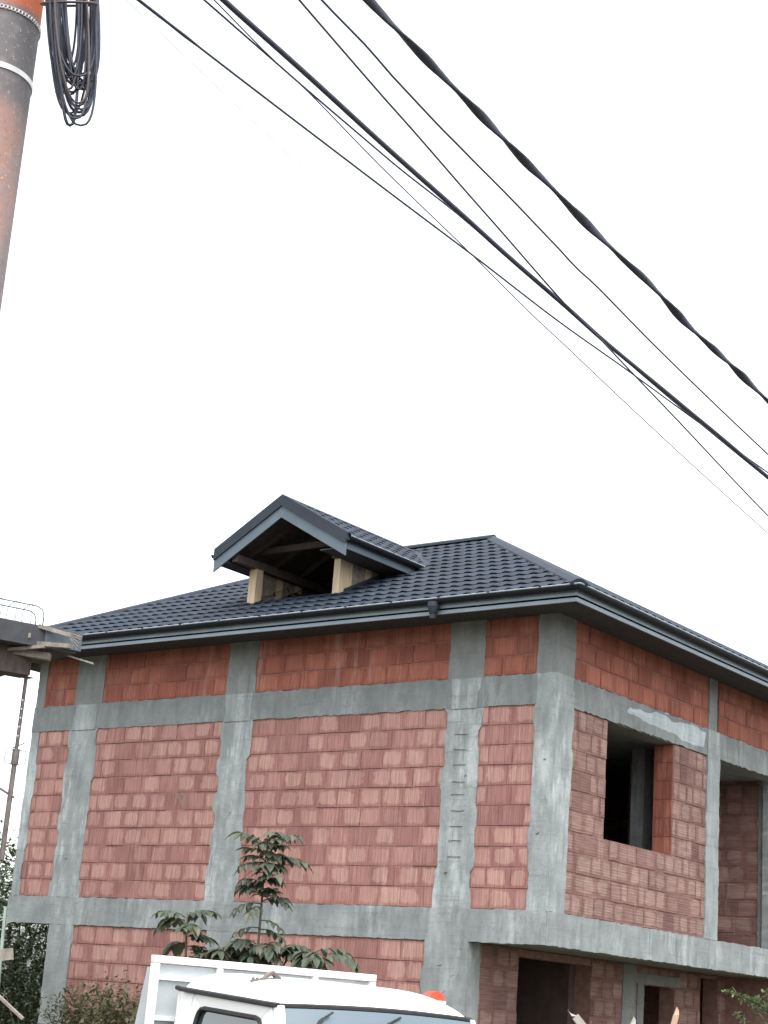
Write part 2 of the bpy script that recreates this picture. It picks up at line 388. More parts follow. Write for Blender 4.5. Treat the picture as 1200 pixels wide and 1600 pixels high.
def panel(wall, u0, u1, z0, z1, m, bw, bh=.25, single=True, holes=(), thick=.25, name='brick_panel', joint=.011, wild=False):
    """brick infill: mortar core and courses of blocks in front of it"""
    core = MB(); R_ = .009
    us = sorted({u0, u1, *[h for q in holes for h in q[:2]]}); zs = sorted({z0, z1, *[h for q in holes for h in q[2:]]})
    us = [u for u in us if u0 <= u <= u1]; zs = [z for z in zs if z0 <= z <= z1]
    for i in range(len(us)-1):
        for j in range(len(zs)-1):
            cu, cz = (us[i]+us[i+1])/2, (zs[j]+zs[j+1])/2
            if any(q[0] < cu < q[1] and q[2] < cz < q[3] for q in holes): continue
            P = [wall.p(u, d, z) for z in (zs[j], zs[j+1]) for u, d in ((us[i], -R_), (us[i+1], -R_), (us[i+1], -thick), (us[i], -thick))]
            core.hexa(P)
    par = core.build(name, MORTAR, house)
    rows = max(1, math.ceil((z1-z0)/bh-.001))
    for r in range(rows):
        za = z0+r*bh; zb = min(z1, za+bh)
        if zb-za < .03: continue
        spans = [(u0, u1)]
        for q in holes:
            if zb > q[2]+.05 and za < q[3]-.05:
                ns = []
                for a, c in spans:
                    if q[1] <= a or q[0] >= c: ns.append((a, c)); continue
                    if q[0]-a > .02: ns.append((a, q[0]))
                    if c-q[1] > .02: ns.append((q[1], c))
                spans = ns
        off = (r % 2)*bw*.5 + RC.uniform(-.09, .09)
        for a, c in spans:
            u = a; first = True
            while u < c-.01:
                w = bw*RC.choice((1, 1, 1, .72, 1.3))+RC.uniform(-.02, .02) if wild else bw+RC.uniform(-.008, .008)
                if first: w = max(.10, bw-(off % bw) if off % bw > .05 else bw); first = False
                if c-(u+w) < .09: w = c-u
                g_ = .0085 if bw > .3 else .005
                put_brick(wall, u+g_/2, za+joint/2+RC.uniform(-.003, .003), w-g_, zb-za-joint, m, par, single, RC.uniform(-.0065, .004))
                u += w
    return par

def cast(name, wall, u0, u1, z0, z1, proud=.010, thick=.27, teeth=0., fine=.006, vertical=True, m=None, edge=(1, 1), label=None):
    """rough cast-concrete member with ragged front edges, its face slightly uneven"""
    m = m or CONC
    b = MB(); L0, L1 = (z0, z1) if vertical else (u0, u1)
    step = .0625; K = max(2, int((L1-L0)/step)); na = 5
    sd0 = RC.random()*50; tl = tr = 0.; rows = []
    for i in range(K+1):
        s_ = L0+(L1-L0)*i/K
        if i % 4 == 0: tl, tr = jag(teeth), jag(teeth)
        a0, a1 = (u0, u1) if vertical else (z0, z1)
        e0 = a0+(tl+jag(fine))*edge[0]; e1 = a1+(tr+jag(fine))*edge[1]
        row = []
        for k in range(na+1):
            a = e0+(e1-e0)*k/na
            d = proud+.005*noise.noise(Vector((a*5+sd0, s_*3, sd0)))
            if 0 < k < na: d += .003*noise.noise(Vector((a*9, s_*1.2, sd0+9)))
            row.append((a, s_, d))
        rows.append(row)
    def P(a, s_, d): return wall.p(a, d, s_) if vertical else wall.p(s_, d, a)
    V = [P(*q) for r in rows for q in r]; nn = na+1; B0 = len(V)
    for r in rows: V += [P(r[0][0], r[0][1], -thick), P(r[-1][0], r[-1][1], -thick)]
    fs = []
    for i in range(K):
        for k in range(na): fs.append((i*nn+k, i*nn+k+1, (i+1)*nn+k+1, (i+1)*nn+k))
        fs.append((B0+2*i, i*nn, (i+1)*nn, B0+2*i+2)); fs.append((i*nn+na, B0+2*i+1, B0+2*i+3, (i+1)*nn+na))
        fs.append((B0+2*i+1, B0+2*i, B0+2*i+2, B0+2*i+3))
    fs.append(tuple([B0]+[B0+1]+[na-k for k in range(nn)])); fs.append(tuple([K*nn+k for k in range(nn)]+[B0+2*K+1, B0+2*K]))
    if not vertical: fs = [tuple(reversed(f)) for f in fs]
    b.raw(V, fs)
    return b.build(name, m, house, label=label)

ZB, ZC, ZT = S+2.5, S+2.876, S+3.62
U0 = S-.394
# --- front facade: panels, columns, bands
panel(LW, -9.34, -8.62, S, ZB, BR_L, .36, single=False)
panel(LW, -8.07, -5.47, S, ZB, BR_L, .36)
panel(LW, -4.98, -1.60, S, ZB, BR_L, .36)
panel(LW, -1.11, -.27, S, ZB, BR_L, .36)
for a, c in ((-9.34, -8.62), (-8.07, -5.47), (-4.98, -1.60), (-1.11, -.27)):
    panel(LW, a, c, ZC, ZT+.02, BR_N, .37, single=False)
panel(LW, -8.06, -5.38, .03, U0, BR_L, .36, bh=.2515, single=False)
panel(LW, -4.88, -1.70, .03, U0, BR_L, .36, bh=.2515, single=False)
cast('concrete_column', LW, -9.52, -9.33, S, ZB, teeth=.03, edge=(.2, 1), m=CONC_C)
cast('concrete_column', LW, -8.645, -8.04, S, ZB, teeth=.03, m=CONC_C)
cast('concrete_column', LW, -5.50, -4.95, S, ZB, teeth=.03, m=CONC_C)
cast('concrete_column', LW, -1.628, -1.08, S, ZB, teeth=.035, m=CONC_C)
for a, c, t_ in ((-9.52, -9.33, .006), (-8.645, -8.04, .012), (-5.50, -4.95, .012), (-1.628, -1.08, .012)):
    cast('concrete_column', LW, a, c, ZC-.004, ZT+.1, proud=.006, teeth=t_, m=CONC_D)
cast('concrete_beam', LW, -9.53, -.27, ZB-.01, ZC, proud=.014, vertical=False, fine=.010, m=CONC_B)
cast('concrete_beam', LW, -9.55, 0.006, U0, S, proud=.014, vertical=False, fine=.007)
for a, c in ((-8.60, -8.10), (-5.45, -5.0), (-1.56, -1.12)):
    cast('concrete_column', LW, a, c, ZB-.02, ZC-.004, proud=.021, thick=.02, teeth=.03, m=CONC_C)
cast('concrete_column', LW, -8.56, -8.06, 0, U0+.004, proud=.012, teeth=.018)
cast('concrete_column', LW, -5.41, -4.85, 0, U0+.004, proud=.012, teeth=.018)
cast('concrete_column', LW, -1.73, -1.075, 0, U0+.02, proud=.02, teeth=.02, edge=(1, .15))
for k in range(9):                                        # stirrup lines showing through the thin cover
    za = S+.62+k*.19+jag(.02); u = -1.47+jag(.015)
    b = MB(); P = [LW.p(u+.04*i+jag(.004), .0165, za+jag(.004)) for i in range(6)]; b.tube(P, .0035, 5); b.build('stirrup_mark', STEEL, house)
for u, z, w in ((-1.50, S+.42, .05), (-1.28, S+1.62, .03), (-8.4, S+.55, .03), (-5.2, S+1.2, .03), (-1.5, U0-.30, .05), (-1.3, U0-.42, .05), (-1.42, U0-.62, .06), (-1.2, U0-.1, .03), (-.18, S+.9, .04), (-.12, S+1.8, .03)):
    b = MB(); b.tube([LW.p(u, .0195, z), LW.p(u+w, .0195, z+w*.35+jag(.01))], .005, 5); b.build('form_nick', STEEL, house)
# --- corner column, two faces
def corner(z0, z1, pr, t_, m):
    cast('concrete_column', LW, -.29, .008, z0, z1, proud=pr, thick=.2, teeth=t_, edge=(1, .1), m=m)
    cast('concrete_column', RW, .006, .42, z0, z1, proud=pr, thick=.27, teeth=t_, edge=(.1, 1), m=m)
corner(S, ZC, .012, .028, CONC_C); corner(ZC-.004, ZT+.1, .008, .01, CONC_D)
# --- side facade
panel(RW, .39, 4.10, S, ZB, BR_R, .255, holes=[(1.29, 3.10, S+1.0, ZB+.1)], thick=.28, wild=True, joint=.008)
panel(RW, .39, 4.10, ZC, ZT+.02, BR_N, .37, single=False)
panel(RW, 4.43, 6.75, ZC, ZT+.02, BR_N, .37, single=False)
cast('concrete_column', RW, 4.07, 4.45, S, ZC+.004, proud=.02, thick=.33, teeth=.012, m=CONC_C)
cast('concrete_column', RW, 4.10, 4.36, ZC, ZT+.1, proud=.008, teeth=.008, m=CONC_D)
cast('concrete_beam', RW, .40, 6.75, ZB+.01, ZC, proud=.012, thick=.28, vertical=False, fine=.010, m=CONC_B)
cast('concrete_beam', RW, 0.008, 7.05, U0, S, proud=.016, thick=.26, vertical=False, fine=.007)
# pale levelling render dragged over the lintel
b = MB(); K = 26; top = []; bot = []
for i in range(K+1):
    u = 1.75+2.28*i/K; k_ = i/K
    zt = ZC-.10+.10*min(1, k_*2.2)+.05*noise.noise(Vector((u*3.1, 1, 0)))+jag(.012)
    zb = ZB+.13-.14*max(0, k_-.35)*1.5+.05*noise.noise(Vector((u*2.3, 5, 0)))+jag(.01)
    if i in (0, K): zb = zt-.10
    top.append(RW.p(u, .0185, zt)); bot.append(RW.p(u, .0185, zb))
mid = [p.lerp(q, .5)+RW.n*(.003 if 0 < i < K else -.008) for i, (p, q) in enumerate(zip(top, bot))]
top = [p-RW.n*.010 for p in top]; bot = [p-RW.n*.013 for p in bot]; k1 = K+1
b.raw(bot+mid+top, [(j*k1+i, j*k1+i+1, (j+1)*k1+i+1, (j+1)*k1+i) for j in (0, 1) for i in range(K)])
b.build('render_patch', CONC_P, house, label='pale render smeared over the window lintel')
# window reveal: smooth red jamb, timber-free rough opening
JAMB = noisy('jamb_clay', (.20, .075, .06), (.28, .11, .09), 5, .9, .3)
for ja, jc in ((3.098, 3.13), (1.26, 1.292)):
    b = MB(); b.box(-.30, -.02, ja, jc, S+1.0, ZB); b.build('window_jamb', JAMB, house)
JW = Wall((-.29, 3.096, 0), (1, 0, 0), (0, -1, 0), 0)
for k in range(6):
    put_brick(JW, .0, S+1.003+k*.25, .17-.03*(k % 2), .243, BR_N, house, False, .004); put_brick(JW, .175-.03*(k % 2), S+1.003+k*.25, .105+.03*(k % 2), .243, BR_N, house, False, .003)
b = MB(); b.box(-.30, -.015, 1.28, 3.11, ZB+.002, ZB+.03); b.build('window_lintel', CONC_D, house)
# loggia: back wall, side walls
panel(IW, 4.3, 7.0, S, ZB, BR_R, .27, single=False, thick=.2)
cast('concrete_column', IW, 5.86, 5.98, S, ZB, proud=.03, thick=.1, m=CONC_D)
b = MB(); b.box(-1.2, -.03, 4.30, 4.33, S, ZB); b.build('loggia_side_wall', MORTAR, house)
cast('concrete_column', RW, 6.62, 7.02, S, ZT+.1, proud=.015, thick=.33)
EW = Wall((0, 6.70, 0), (1, 0, 0), (0, -1, 0), 0)           # loggia end wall, facing the front
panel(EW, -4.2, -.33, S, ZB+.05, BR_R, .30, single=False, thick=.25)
ex = onplane(1191, 1350, Vector((0, 1, 0)), Vector((0, 6.7, 0))).x
cast('concrete_column', EW, ex-.06, ex+.06, S, ZB+.04, proud=.02, thick=.1, m=CONC_D)
# set-back ground floor, side
oh = [(1.15, 2.95, -.1, U0-.09), (4.40, 5.35, -.1, U0-.22), (6.15, 6.72, -.1, U0-.05)]
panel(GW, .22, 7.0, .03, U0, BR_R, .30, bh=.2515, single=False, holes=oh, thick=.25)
cast('concrete_column', GW, .0, .235, 0, U0, proud=.012, thick=.4, teeth=.02, edge=(0, 1))
cast('concrete_column', GW, 3.80, 4.16, 0, U0, proud=.014, thick=.25, m=CONC_D)
cast('concrete_beam', GW, 4.12, 5.50, U0-.24, U0-.10, proud=.016, thick=.25, vertical=False, m=CONC_D)
cast('door_jamb_column', GW, 4.22, 4.41, 0, U0-.2, proud=.012, thick=.25, m=CONC_D)
# slabs, hidden walls, interior
b = MB(); b.box(-9.50, -.26, .26, 7.0, U0+.02, S-.012); b.build('floor_slab', CONC_D, house)
b = MB(); b.box(-1.10, -.04, .02, 7.0, U0+.01, U0+.10); b.build('cantilever_soffit', CONC_D, house)
b = MB(); b.box(-9.50, -.26, .26, 7.0, ZB+.05, ZC-.02); b.build('ceiling_slab', CONC_D, house)
b = MB(); b.box(-9.52, -9.27, .26, 7.0, S, ZT); b.box(-9.52, -9.27, .0, .27, U0-.001, S-.3); b.box(-8.55, -8.30, .27, 7.0, 0, U0+.03)
b.build('gable_end_wall', MORTAR, house)
b = MB(); b.box(-9.52, 0, 6.98, 7.2, 0, ZT); b.build('rear_wall', MORTAR, house)
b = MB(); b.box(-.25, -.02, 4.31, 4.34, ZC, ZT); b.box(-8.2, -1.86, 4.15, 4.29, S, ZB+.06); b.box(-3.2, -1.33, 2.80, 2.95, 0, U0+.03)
b.build('partition_wall', noisy('shade_darkened_clay', (.06, .04, .036), (.10, .07, .06), 5, .95, .2), house)  # interior clay coloured darker to stand in for room shade
icx = onplane(1011, 1300, Vector((1, 0, 0)), Vector((-.75, 0, 0))).y
b = MB(); b.box(-.95, -.75, icx-.13, icx+.13, S, ZB+.06); b.build('interior_column', CONC, house)

# bricks beyond the nearest ones, joined
rb = MB()
for nm, (bb, m_) in rest.items():
    bb.build('bricks', m_, house, kind='stuff')

# --- eaves: soffit, fascia, gutter
X0, X1, Y0, Y1 = -10.2, .68, -.68, 7.4
b = MB(); b.box(X0+.06, X1-.06, Y0+.06, .02, ZT+.005, ZT+.03); b.box(-.02, X1-.06, .02, Y1-.06, ZT+.005, ZT+.03)
b.box(X0+.06, -9.5, .02, Y1-.06, ZT+.005, ZT+.03); b.box(-9.5, -.02, 7.19, Y1-.06, ZT+.005, ZT+.03)
b.build('soffit', SOFFIT, house)
FZ0, FZ1 = ZT-.042, ZT+.17
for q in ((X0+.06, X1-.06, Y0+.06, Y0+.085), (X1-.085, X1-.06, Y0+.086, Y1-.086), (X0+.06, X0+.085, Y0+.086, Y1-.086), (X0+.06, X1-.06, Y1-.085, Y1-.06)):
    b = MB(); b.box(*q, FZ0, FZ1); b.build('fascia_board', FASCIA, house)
def gutter(a, bpt, out, par, r=.052, ma=0, mb=0, name='gutter', m=None):
    a = Vector(a); bpt = Vector(bpt); out = Vector(out); V = []; fs = []; n_ = 9
    dr = (bpt-a).normalized()
    for p, mt in ((a, -ma), (bpt, mb)):
        for ri in (r, r-.006):
            for k in range(n_+1):
                t_ = math.pi*k/n_; od = r-math.cos(t_)*ri; V.append(p+out*od+dr*mt*od+Vector((0, 0, -math.sin(t_)*ri*1.2)))
    m_ = n_+1
    for k in range(n_):
        fs.append((k, k+1, 2*m_+k+1, 2*m_+k)); fs.append((m_+k+1, m_+k, 3*m_+k, 3*m_+k+1))
        fs.append((k+1, k, m_+k, m_+k+1)); fs.append((2*m_+k, 2*m_+k+1, 3*m_+k+1, 3*m_+k))
    for q in (0, n_): fs.append((q, 2*m_+q, 3*m_+q, m_+q))
    g_ = MB(); g_.raw(V, fs)
    o_ = g_.build(name, m or GUTTER, par, smooth=False)
    # rolled lip, its highlight put in as a pale colour
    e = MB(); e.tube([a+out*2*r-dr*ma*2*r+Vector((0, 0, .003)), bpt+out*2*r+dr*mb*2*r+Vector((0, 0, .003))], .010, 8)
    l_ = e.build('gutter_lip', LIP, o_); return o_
GZ = ZT+.142
gutter((X0+.06, Y0+.058, GZ), (X1-.058, Y0+.058, GZ), (0, -1, 0), house, mb=1)
gutter((X1-.058, Y0+.058, GZ), (X1-.058, Y1, GZ), (1, 0, 0), house, ma=1)
# outlet funnel under the front gutter
ox = onplane(677, 950, Vector((0, 1, 0)), Vector((0, Y0-.01, 0))).x
b = MB(); b.lathe([(.0, .0), (.075, .0), (.078, -.06), (.06, -.12), (.042, -.16), (.04, -.21), (0, -.21)], 16, (ox, Y0-.008, GZ-.04))
b.build('gutter_outlet', TRIM_D, house)
for i in range(14):
    x = -9.6+i*.75; b = MB(); b.box(x, x+.03, Y0-.075, Y0+.058, GZ+.004, GZ+.010); b.build('gutter_bracket', GUTTER, house)

# --- roof
SL = .512; ZE = S+3.75
roof = bpy.data.objects.new('roof', None)
def zroof(d): return ZE+SL*d
# dark decking under the tiles (with the dormer's opening in the front slope)
cx = (Y1-Y0)/2; ap = zroof(cx)-.05; R1 = (X0+cx, Y0+cx, ap); R2 = (X1-cx, Y0+cx, ap)
zd = ZE-.05
DX0, DX1, DY0 = -5.40, -3.80, .26
DC, DG, DPZ = -4.49, -.30, S+5.60                # dormer centre line, gable face, ridge height
DH, DS = 1.20, .56                               # half width, slope
def fr(x, y): return (x, y, zd+SL*(y-Y0))
b = MB()
b.quad([(X1, Y0, zd), (X1, Y1, zd), R2]); b.quad([(X1, Y1, zd), (X0, Y1, zd), R1, R2]); b.quad([(X0, Y1, zd), (X0, Y0, zd), R1])
b.quad([fr(X0, Y0), fr(X1, Y0), fr(X1-(DY0-Y0), DY0), fr(X0+(DY0-Y0), DY0)])
b.quad([fr(X0+(DY0-Y0), DY0), fr(DX0, DY0), fr(DX0, Y0+cx), R1]); b.quad([fr(DX1, DY0), fr(X1-(DY0-Y0), DY0), R2, fr(DX1, Y0+cx)])
b.quad([fr(DX0, 2.0), fr(DX1, 2.0), fr(DX1, Y0+cx), fr(DX0, Y0+cx)])
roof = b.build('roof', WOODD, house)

CS = math.sqrt(1+SL*SL); ROW, WV = .325, .205
def prof(u):                                    # broad rounded pans, narrow crests
    t_ = (u/WV) % 1.0
    return .028*(1-abs(math.cos(math.pi*t_))**3)
def course(P, u0, u1, v0, v1, keep, ns=8, amp=1.0):
    """one pressed tile panel: P(u, v, h) maps to space; keep(u, v) clips to the slope"""
    b = MB(); nu = max(2, int(round((u1-u0)/WV*ns)))
    vs_ = [(.028, -.004), (-.012, .032), (.02, .040), (.12, .034), (.24, .016), (v1-v0+.05, .000)]
    rows = []
    for dv, h in vs_:
        row = []
        for i in range(nu+1):
            u = u0+(u1-u0)*i/nu; w = prof(u)*amp
            dip = (.030-.060*math.sin(math.pi*((u/WV) % 1.0))**.8)*(1 if dv < .1 else .4 if dv < .2 else 0)
            row.append((u, v0+dv+dip*(.35 if v0 < .01 else 1), h+(w if h > -.004 else 0)))
        rows.append(row)
    V = []; fs = []; idx = {}
    for j in range(len(rows)-1):
        for i in range(nu):
            q = [rows[j][i], rows[j][i+1], rows[j+1][i+1], rows[j+1][i]]
            if not keep(sum(p[0] for p in q)/4, sum(p[1] for p in q)/4): continue
            f = []
            for jj, ii in ((j, i), (j, i+1), (j+1, i+1), (j+1, i)):
                if (jj, ii) not in idx: idx[(jj, ii)] = len(V); V.append(P(*rows[jj][ii]))
                f.append(idx[(jj, ii)])
            fs.append(tuple(f))
    if fs: b.raw(V, fs)
    return b if fs else None
nrm = 1/CS
def Pfront(u, v, h): return (u, Y0+.004+v/CS-h*SL*nrm, ZE+.003+v*SL/CS+h*nrm)
def kfront(u, v):
    d = v/CS+.004
    if not (X0+d < u < X1-d) or d > cx: return False
    y = Y0+d
    return not (DX0-.02 < u < DX1+.02 and y > DY0-.02 and y < (DPZ-DS*abs(u-DC)-ZE)/SL+Y0-.12)
nrow = int(cx*CS/ROW)+1
for r in range(nrow):
    v0 = r*ROW; off = -(r % 2)*.615; u = X0+off
    while u < X1:
        b = course(Pfront, u, u+6*WV, v0, v0+ROW, kfront)
        if b: b.build('roof_tile_panel', TILE, roof)
        u += 6*WV
def Pright(u, v, h): return (X1-.004-v/CS+h*SL*nrm, u, ZE+.003+v*SL/CS+h*nrm)
def kright(u, v):
    d = v/CS+.004; return Y0+d < u < Y1-d and d < cx
for r in range(nrow):
    u = Y0-(r % 2)*.615
    while u < Y1:
        b = course(Pright, u, u+12*WV, r*ROW, r*ROW+ROW, kright, ns=6)
        if b: b.build('roof_tile_panel', TILE, roof)
        u += 12*WV
b = MB(); e_ = .012
b.quad([(X1, Y1, ZE+e_), (X0, Y1, ZE+e_), (R1[0], R1[1], ap+.06), (R2[0], R2[1], ap+.06)]); b.quad([(X0, Y1, ZE+e_), (X0, Y0, ZE+e_), (R1[0], R1[1], ap+.06)])
b.build('rear_tile_sheet', TILE, roof)
def cap(a, c, w=.115, lift=.075, name='ridge_cap'):
    a = Vector(a); c = Vector(c); d = (c-a).normalized(); s_ = d.cross(Vector((0, 0, 1))).normalized(); u_ = s_.cross(d)
    prf = [(-w, -.055), (-w*.95, -.02), (-w*.35, .022), (0, .03), (w*.35, .022), (w*.95, -.02), (w, -.055)]
    b = MB(); V = [p+s_*x+u_*(y+lift) for p in (a, c) for x, y in prf]; k = len(prf)
    b.raw(V, [(i, i+1, k+i+1, k+i) for i in range(k-1)]+[tuple(range(k)), tuple(range(2*k-1, k-1, -1))])
    return b.build(name, TRIM_D, roof)
A1, A2 = Vector((R1[0], R1[1], zroof(cx)-.02)), Vector((R2[0], R2[1], zroof(cx)-.02))
cap(A1+Vector((-.03, 0, .02)), A2+Vector((.03, 0, .02)), .12)
for a, c in (((X1, Y0, ZE-.02), A2), ((X1, Y1, ZE-.02), A2), ((X0, Y0, ZE-.02), A1), ((X0, Y1, ZE-.02), A1)): cap(a, c, .11, name='hip_cap')

# --- dormer
dorm = bpy.data.objects.new('dormer', None)
DP = DPZ
def zmain(y): return ZE+SL*(y-Y0)
ce = zmain(.2)
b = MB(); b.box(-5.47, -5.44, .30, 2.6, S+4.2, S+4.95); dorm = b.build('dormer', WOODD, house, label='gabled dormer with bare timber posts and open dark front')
RL = DP-.05
def yend(z): return (z-ZE)/SL+Y0
for sgn in (-1, 1):
    # tiled slope
    def Pd(u, v, h, sg=sgn): return (DC+sg*(DH+.02-v/math.sqrt(1+DS*DS)+h*DS*.87), u, DP-.03-DS*DH+v*DS/math.sqrt(1+DS*DS)+h*.87)
    def kd(u, v, sg=sgn):
        z = DP-DS*DH+v*DS/math.sqrt(1+DS*DS)
        return u < yend(z)+.10 and v/math.sqrt(1+DS*DS) < DH+.02
    Lr = DH*math.sqrt(1+DS*DS); k_ = int(Lr/ROW)+1
    for r in range(k_):
        u = DG+.03
        while u < 3.3:
            bb = course(Pd, u, u+6*WV, r*ROW, r*ROW+ROW, kd)
            if bb:
                if sgn < 0: bb.f = [tuple(reversed(f)) for f in bb.f]
                bb.build('dormer_tile_panel', TILE, dorm)
            u += 6*WV
    # boarding under the tiles (closed slab following the slope)
    b = MB(); xo = DC+sgn*(DH-.01); ze = DP-.055-DS*(DH-.01); zr = DP-.055
    ya, yb, yc = DG+.02, yend(ze), yend(zr)
    t_ = .03
    pts = [(xo, ya, ze), (xo, yb, ze), (DC, yc, zr), (DC, ya, zr)]
    b.raw([Vector(p) for p in pts]+[Vector(p)-Vector((0, 0, t_)) for p in pts], [(0, 1, 2, 3), (7, 6, 5, 4), (0, 4, 5, 1), (1, 5, 6, 2), (3, 2, 6, 7), (0, 3, 7, 4)])
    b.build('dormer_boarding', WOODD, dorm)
    # verge: dark folded flashing over a paler barge board
    for nm, m_, d0, d1, y0, y1 in (('verge_flashing', TRIM_D, .055, -.115, -.035, .06), ('barge_board', TRIM_L, -.115, -.285, -.012, .012)):
        b = MB(); xe = DC+sgn*(DH+.02); ztop = DP+d0; zb = DP+d1
        dz = DS*(DH+.02)
        q = [(DC, zb), (xe, zb-dz), (xe, ztop-dz), (DC, ztop)]
        P8 = [(x, DG+y0, z) for x, z in q]+[(x, DG+y1, z) for x, z in q]
        b.raw(P8, [(0, 1, 2, 3), (7, 6, 5, 4), (0, 4, 5, 1), (1, 5, 6, 2), (2, 6, 7, 3), (3, 7, 4, 0)])
        b.build(nm, m_, dorm)
    # eaves board, gutter
    xe = DC+sgn*DH; zg = DP-DS*DH-.075; ye = yend(zg)
    b = MB(); b.box(min(xe, xe-sgn*.02), max(xe, xe-sgn*.02), DG+.015, ye+.05, zg-.11, zg+.01); b.build('dormer_fascia', TRIM_L, dorm)
    gutter((xe+sgn*.002, DG+.0, zg+.045), (xe+sgn*.002, ye-.05, zg+.045), (sgn, 0, 0), dorm, r=.05, name='dormer_gutter')
    # dormer soffit
    xc = -5.45 if sgn < 0 else -3.74
    b = MB(); b.box(min(xc, xe-sgn*.022), max(xc, xe-sgn*.022), DG+.015, ye, zg-.10, zg-.085); b.build('dormer_soffit', SOFFIT, dorm)
    # wall plate, rafters: attic dimness put into their dark timber colour
    xp = -5.36 if sgn < 0 else -3.83; zp = zg-.085
    b = MB(); b.box(xp-.05, xp+.05, DG+(.05 if sgn < 0 else .45), 2.2, zp+.0, zp+.11); b.build('wall_plate', WOODD, dorm)
    for yr in (.15, .75, 1.35, 1.95):
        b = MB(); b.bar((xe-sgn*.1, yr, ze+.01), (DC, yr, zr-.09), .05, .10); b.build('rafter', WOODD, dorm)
    # post, cheek boards with flashing skirt
    xa, xb = (-5.47, -5.30) if sgn < 0 else (-3.88, -3.735)
    b = MB(); b.box(xa+.02, xb-.01, .19, .33, zmain(.26)+.02, zp+.0); b.build('post', WOOD, dorm)
    xc = -5.45 if sgn < 0 else -3.775
    k = 0; yb = .335
    while yb < 1.75:
        ye_ = yb+.145; z0_ = max(zmain(yb)-.05, S+4.1)
        if z0_ < zp-.03:
            b = MB(); t_ = jag(.004); b.box(xc+t_, xc+t_+.025, yb, ye_-.006, z0_, zp); b.build('cheek_board', WOODG if k % 3 else WOOD, dorm)
        yb = ye_; k += 1
    xs0 = xc-.03 if sgn < 0 else xc+.032
    b = MB(); ys = [.30, 1.9]
    P8 = [(xs0, ys[0], zmain(ys[0])-.02), (xs0, ys[1], zmain(ys[1])-.02), (xs0, ys[1], zmain(ys[1])+.10), (xs0, ys[0], zmain(ys[0])+.10)]
    P8 += [(x+.012, y, z) for x, y, z in P8]
    b.raw(P8, [(0, 1, 2, 3), (7, 6, 5, 4), (0, 4, 5, 1), (1, 5, 6, 2), (2, 6, 7, 3), (3, 7, 4, 0)]); b.build('flashing', TRIM_D, dorm)
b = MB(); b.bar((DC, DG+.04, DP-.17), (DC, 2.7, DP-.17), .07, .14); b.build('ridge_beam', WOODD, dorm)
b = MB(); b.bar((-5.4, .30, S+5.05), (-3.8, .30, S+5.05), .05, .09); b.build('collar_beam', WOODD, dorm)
b = MB()
P8 = [(-5.46, .10, zmain(.10)+.035), (-3.74, .10, zmain(.10)+.035), (-3.74, .28, zmain(.26)+.07), (-5.46, .28, zmain(.26)+.07)]
b.hexa([(x, y, z-.05) for x, y, z in P8]+P8); b.build('sill_flashing', TRIM_D, dorm)
# dormer ridge cap
a, c = Vector((DC, DG-.03, DP+.0)), Vector((DC, yend(DP)+.1, DP+.0))
b = MB(); prf = [(-.11, -.03), (-.10, .0), (0, .055), (.10, .0), (.11, -.03)]
V = [p+Vector((x, 0, y)) for p in (a, c) for x, y in prf]
b.raw(V, [(i+1, i, 5+i, 5+i+1) for i in range(4)]+[tuple(range(5)), tuple(range(9, 4, -1))]); b.build('dormer_ridge_cap', TRIM_D, dorm)
# valley flashing
for sgn in (1,):
    b = MB(); p0 = Vector((DC+sgn*(DH+.03), yend(DP-DS*DH)+.02, DP-DS*DH+.05)); p1 = Vector((DC, yend(DP)+.02, DP+.06))
    b.bar(p0, p1, .16, .02); b.build('valley_flashing', TRIM_D, dorm)

# ------------------------------------------------------------------ utility poles and overhead cables
PD = 6.8
pax = dep(-22, 190, PD); PX, PY = pax.x, pax.y
def zpx(px, py, D=PD): return dep(px, py, D).z
def make_pole(x, y, label, h=9.4, full=True):
    t = thing('utility_pole', label, 'utility pole', (x, y, 0), 'concrete utility poles along the street')
    b = MB(); zc = pax.z
    prf = [(0, 0)]+[(.178+.010*(zc-z)*.8, z) for z in [i*h/24 for i in range(25)]]+[(0, h)]
    b.lathe(prf, 40, (x, y, 0)); b.build('shaft', POLE, t, smooth=True)
    return t
pole = make_pole(PX, PY, 'weathered orange and grey round concrete pole with a cable coil strapped beside it')
z1, z2, z3 = zpx(-22, 128), zpx(-22, 40), zpx(-22, -6)
def ring(z, h, r, n=48, name='strap', m=GALV, par=pole):
    b = MB(); b.lathe([(r-.002, -h/2), (r+.004, -h/2), (r+.004, h/2), (r-.002, h/2)], n, (PX, PY, z)); return b.build(name, m, par)
def rad(z): return .178+.008*(pax.z-z)
ring(z1, .026, rad(z1)+.001)
b = MB()
for k in range(64):                                       # perforated band: a ring of small eyes
    a = 2*math.pi*k/64; c_ = Vector((PX+math.cos(a)*(rad(z2)+.004), PY+math.sin(a)*(rad(z2)+.004), z2))
    tn = Vector((-math.sin(a), math.cos(a), 0)); rr = .011
    b.tube([c_+tn*math.cos(q*math.pi/4)*rr+Vector((0, 0, math.sin(q*math.pi/4)*rr*.8)) for q in range(8)], .0032, 4, closed=True)
b.build('perforated_band', GALV, pole)
